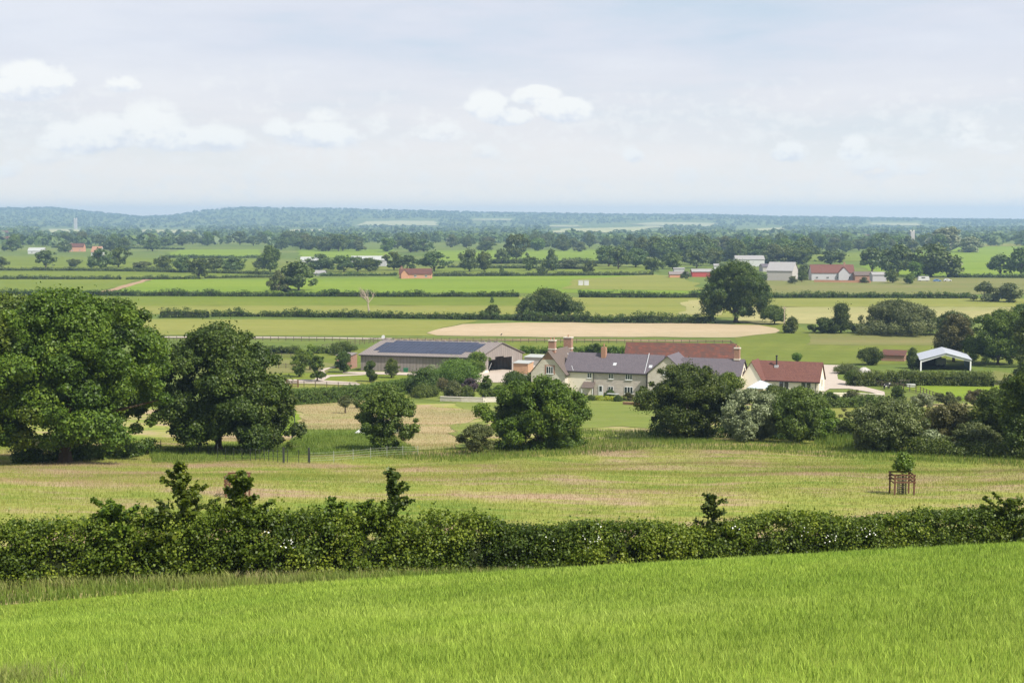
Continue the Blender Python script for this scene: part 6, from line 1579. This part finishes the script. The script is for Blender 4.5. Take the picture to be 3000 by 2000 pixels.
EXPO = .8
def world():
    w = bpy.data.worlds.new('World'); sc.world = w; w.use_nodes = True; T = w.node_tree; T.nodes.clear()
    nt = NT.__new__(NT); nt.t = T
    out = T.nodes.new('ShaderNodeOutputWorld'); bg = T.nodes.new('ShaderNodeBackground'); bg.inputs[1].default_value = .1
    sky = nt.n('TexSky', sky_type='NISHITA'); sky.sun_disc = False; sky.sun_elevation = SUN_EL; sky.sun_rotation = SUN_AZ
    sky.air_density = 1; sky.dust_density = 1.5
    tc = nt.n('TexCoord'); sp = nt.n('SeparateXYZ'); nt.l(tc.outputs['Generated'], sp.inputs[0])
    az = nt.math('ARCTAN2', sp.outputs[0], sp.outputs[1]); el = nt.math('ARCSINE', sp.outputs[2])
    def comb(a, b, sa, sb, off=0):
        c = nt.n('CombineXYZ'); nt.l(nt.math('MULTIPLY', a, sa), c.inputs[0]); nt.l(nt.math('MULTIPLY', b, sb), c.inputs[1]); c.inputs[2].default_value = off; return c.outputs[0]
    K = 10.0 / 2 ** EXPO   # strength is .1
    C = lambda r, g_, b: tuple(x * K for x in srgb(r, g_, b)[:3]) + (1,)
    veil = nt.noise(comb(az, el, 4.5, 26), 1, 6, .6)
    veil2 = nt.noise(comb(az, el, 2.2, 8, 4), 1, 4, .55)
    f = nt.math('ADD', nt.math('MULTIPLY', veil, .5), nt.math('MULTIPLY', veil2, .5))
    col = nt.ramp(f, [(.38, C(201, 218, 234)), (.46, C(217, 225, 238)), (.52, C(226, 229, 240)), (.62, C(235, 237, 245))])
    hz = nt.ramp(el, [(0, (1, 1, 1, 1)), (.016, (1, 1, 1, 1)), (.028, (.62, .62, .62, 1)), (.06, (.3, .3, .3, 1)), (.12, (0, 0, 0, 1))])
    col = nt.mix(nt.math('MULTIPLY', hz, .95), col, C(292, 274, 248))
    n1 = nt.noise(comb(az, el, 70, 110), 1, 8, .62); n2 = nt.noise(comb(az, el, 20, 34, 3), 1, 3, .5)
    nzz = nt.math('ADD', nt.math('MULTIPLY', n1, .7), nt.math('MULTIPLY', n2, .3))
    CL = [(80, 192, 80, 46, 1.0), (50, 215, 70, 26, .9), (284, 196, 40, 24, .8), (432, 222, 30, 20, .4), (175, 325, 80, 46, .8), (245, 315, 75, 50, .8), (345, 290, 85, 60, .6), (400, 325, 110, 44, .7), (500, 325, 80, 40, .7),
          (650, 300, 60, 32, .6), (735, 315, 100, 38, .75), (742, 268, 45, 24, .55), (880, 290, 60, 40, .4), (1000, 305, 80, 44, .5), (1120, 250, 50, 38, .95), (1165, 272, 60, 26, 1.0), (1235, 225, 54, 28, 1.05), (1295, 258, 64, 34, 1.0),
          (1455, 358, 28, 26, .6), (1812, 354, 44, 28, .75), (1960, 348, 42, 36, .75), (2010, 385, 80, 46, .5), (2110, 390, 50, 28, .45), (2225, 315, 60, 46, .5), (2290, 345, 60, 24, .4), (20, 390, 40, 32, .5), (110, 362, 70, 26, .4), (1110, 350, 40, 30, .45), (1580, 400, 40, 24, .35), (560, 400, 120, 30, .3), (760, 430, 140, 26, .28), (1250, 420, 110, 24, .25)]
    tot = None; num = None; den = None
    for px, py, rx, ry, s in CL:
        x = (px - 1176) / F; y = (784 - py) / F
        d = Vector((x, CP + y * SP, -SP + y * CP)).normalized(); ca, ce = math.atan2(d.x, d.y), math.asin(d.z)
        ma = lambda a, k, c: nt.math('MULTIPLY', nt.math('SUBTRACT', a, c), k)
        dx = ma(az, F / rx / 1.25, ca); dy = ma(el, F / ry / 1.25, ce)
        dy2 = nt.math('ADD', dy, nt.math('MULTIPLY', nt.math('MINIMUM', dy, 0), .6))       # flatter bases
        r2_ = nt.math('ADD', nt.math('MULTIPLY', dx, dx), nt.math('MULTIPLY', dy2, dy2))
        m = nt.math('MULTIPLY', nt.math('SUBTRACT', 1.15, r2_, True), s)
        tot = m if tot is None else nt.math('MAXIMUM', tot, m)
        q = nt.math('MULTIPLY', m, dy)
        num = q if num is None else nt.math('ADD', num, q); den = m if den is None else nt.math('ADD', den, m)
    band = nt.ramp(el, [(.0, (0, 0, 0, 1)), (.025, (.26, .26, .26, 1)), (.075, (.26, .26, .26, 1)), (.125, (0, 0, 0, 1))])
    tot = nt.math('MAXIMUM', tot, band)
    v = nt.math('ADD', nt.math('MULTIPLY', tot, 1.2), nt.math('MULTIPLY', nt.math('SUBTRACT', nzz, .5), 3.0))
    mask = nt.ramp(v, [(.3, (0, 0, 0, 1)), (.48, (.6, .6, .6, 1)), (.68, (1, 1, 1, 1))], 'EASE')
    mask = nt.math('MULTIPLY', mask, nt.math('MULTIPLY', tot, 1.7, True))
    lit = nt.math('DIVIDE', num, nt.math('ADD', den, .15))
    lit = nt.math('ADD', nt.math('ADD', nt.math('MULTIPLY', lit, .8), .62), nt.math('MULTIPLY', nt.math('SUBTRACT', n1, .5), 1.5))
    cc = nt.ramp(lit, [(.0, C(210, 217, 231)), (.38, C(238, 240, 246)), (.65, C(258, 257, 254))])
    col = nt.mix(mask, col, cc)
    # thin blue sky shows through the veil, mostly overhead
    amt = nt.ramp(el, [(0, (.96, .96, .96, 1)), (.35, (.93, .93, .93, 1)), (1.0, (.72, .72, .72, 1))])
    below = nt.ramp(el, [(0, (1, 1, 1, 1)), (.001, (1, 1, 1, 1))])
    col = nt.mix(amt, sky.outputs[0], col)
    nt.l(col, bg.inputs[0]); nt.l(bg.outputs[0], out.inputs[0])
    w.cycles.sampling_method = 'MANUAL'; w.cycles.sample_map_resolution = 512
world()

cam = bpy.data.cameras.new('camera'); cam.lens = 50; cam.sensor_width = 36; cam.clip_start = .5; cam.clip_end = 40000
co = bpy.data.objects.new('camera', cam); COL.objects.link(co); co.location = (0, 0, 0); co.rotation_euler = (math.radians(90) - PITCH, 0, 0)
sc.camera = co
sc.view_settings.view_transform = 'Standard'; sc.view_settings.look = 'None'; sc.view_settings.exposure = EXPO; sc.view_settings.gamma = 1
cy = sc.cycles
cy.max_bounces = 6; cy.diffuse_bounces = 2; cy.glossy_bounces = 2; cy.transmission_bounces = 3; cy.volume_bounces = 0; cy.transparent_max_bounces = 4
cy.caustics_reflective = False; cy.caustics_refractive = False
cy.use_denoising = True; cy.denoising_input_passes = 'RGB_ALBEDO_NORMAL'
cy.volume_max_steps = 64
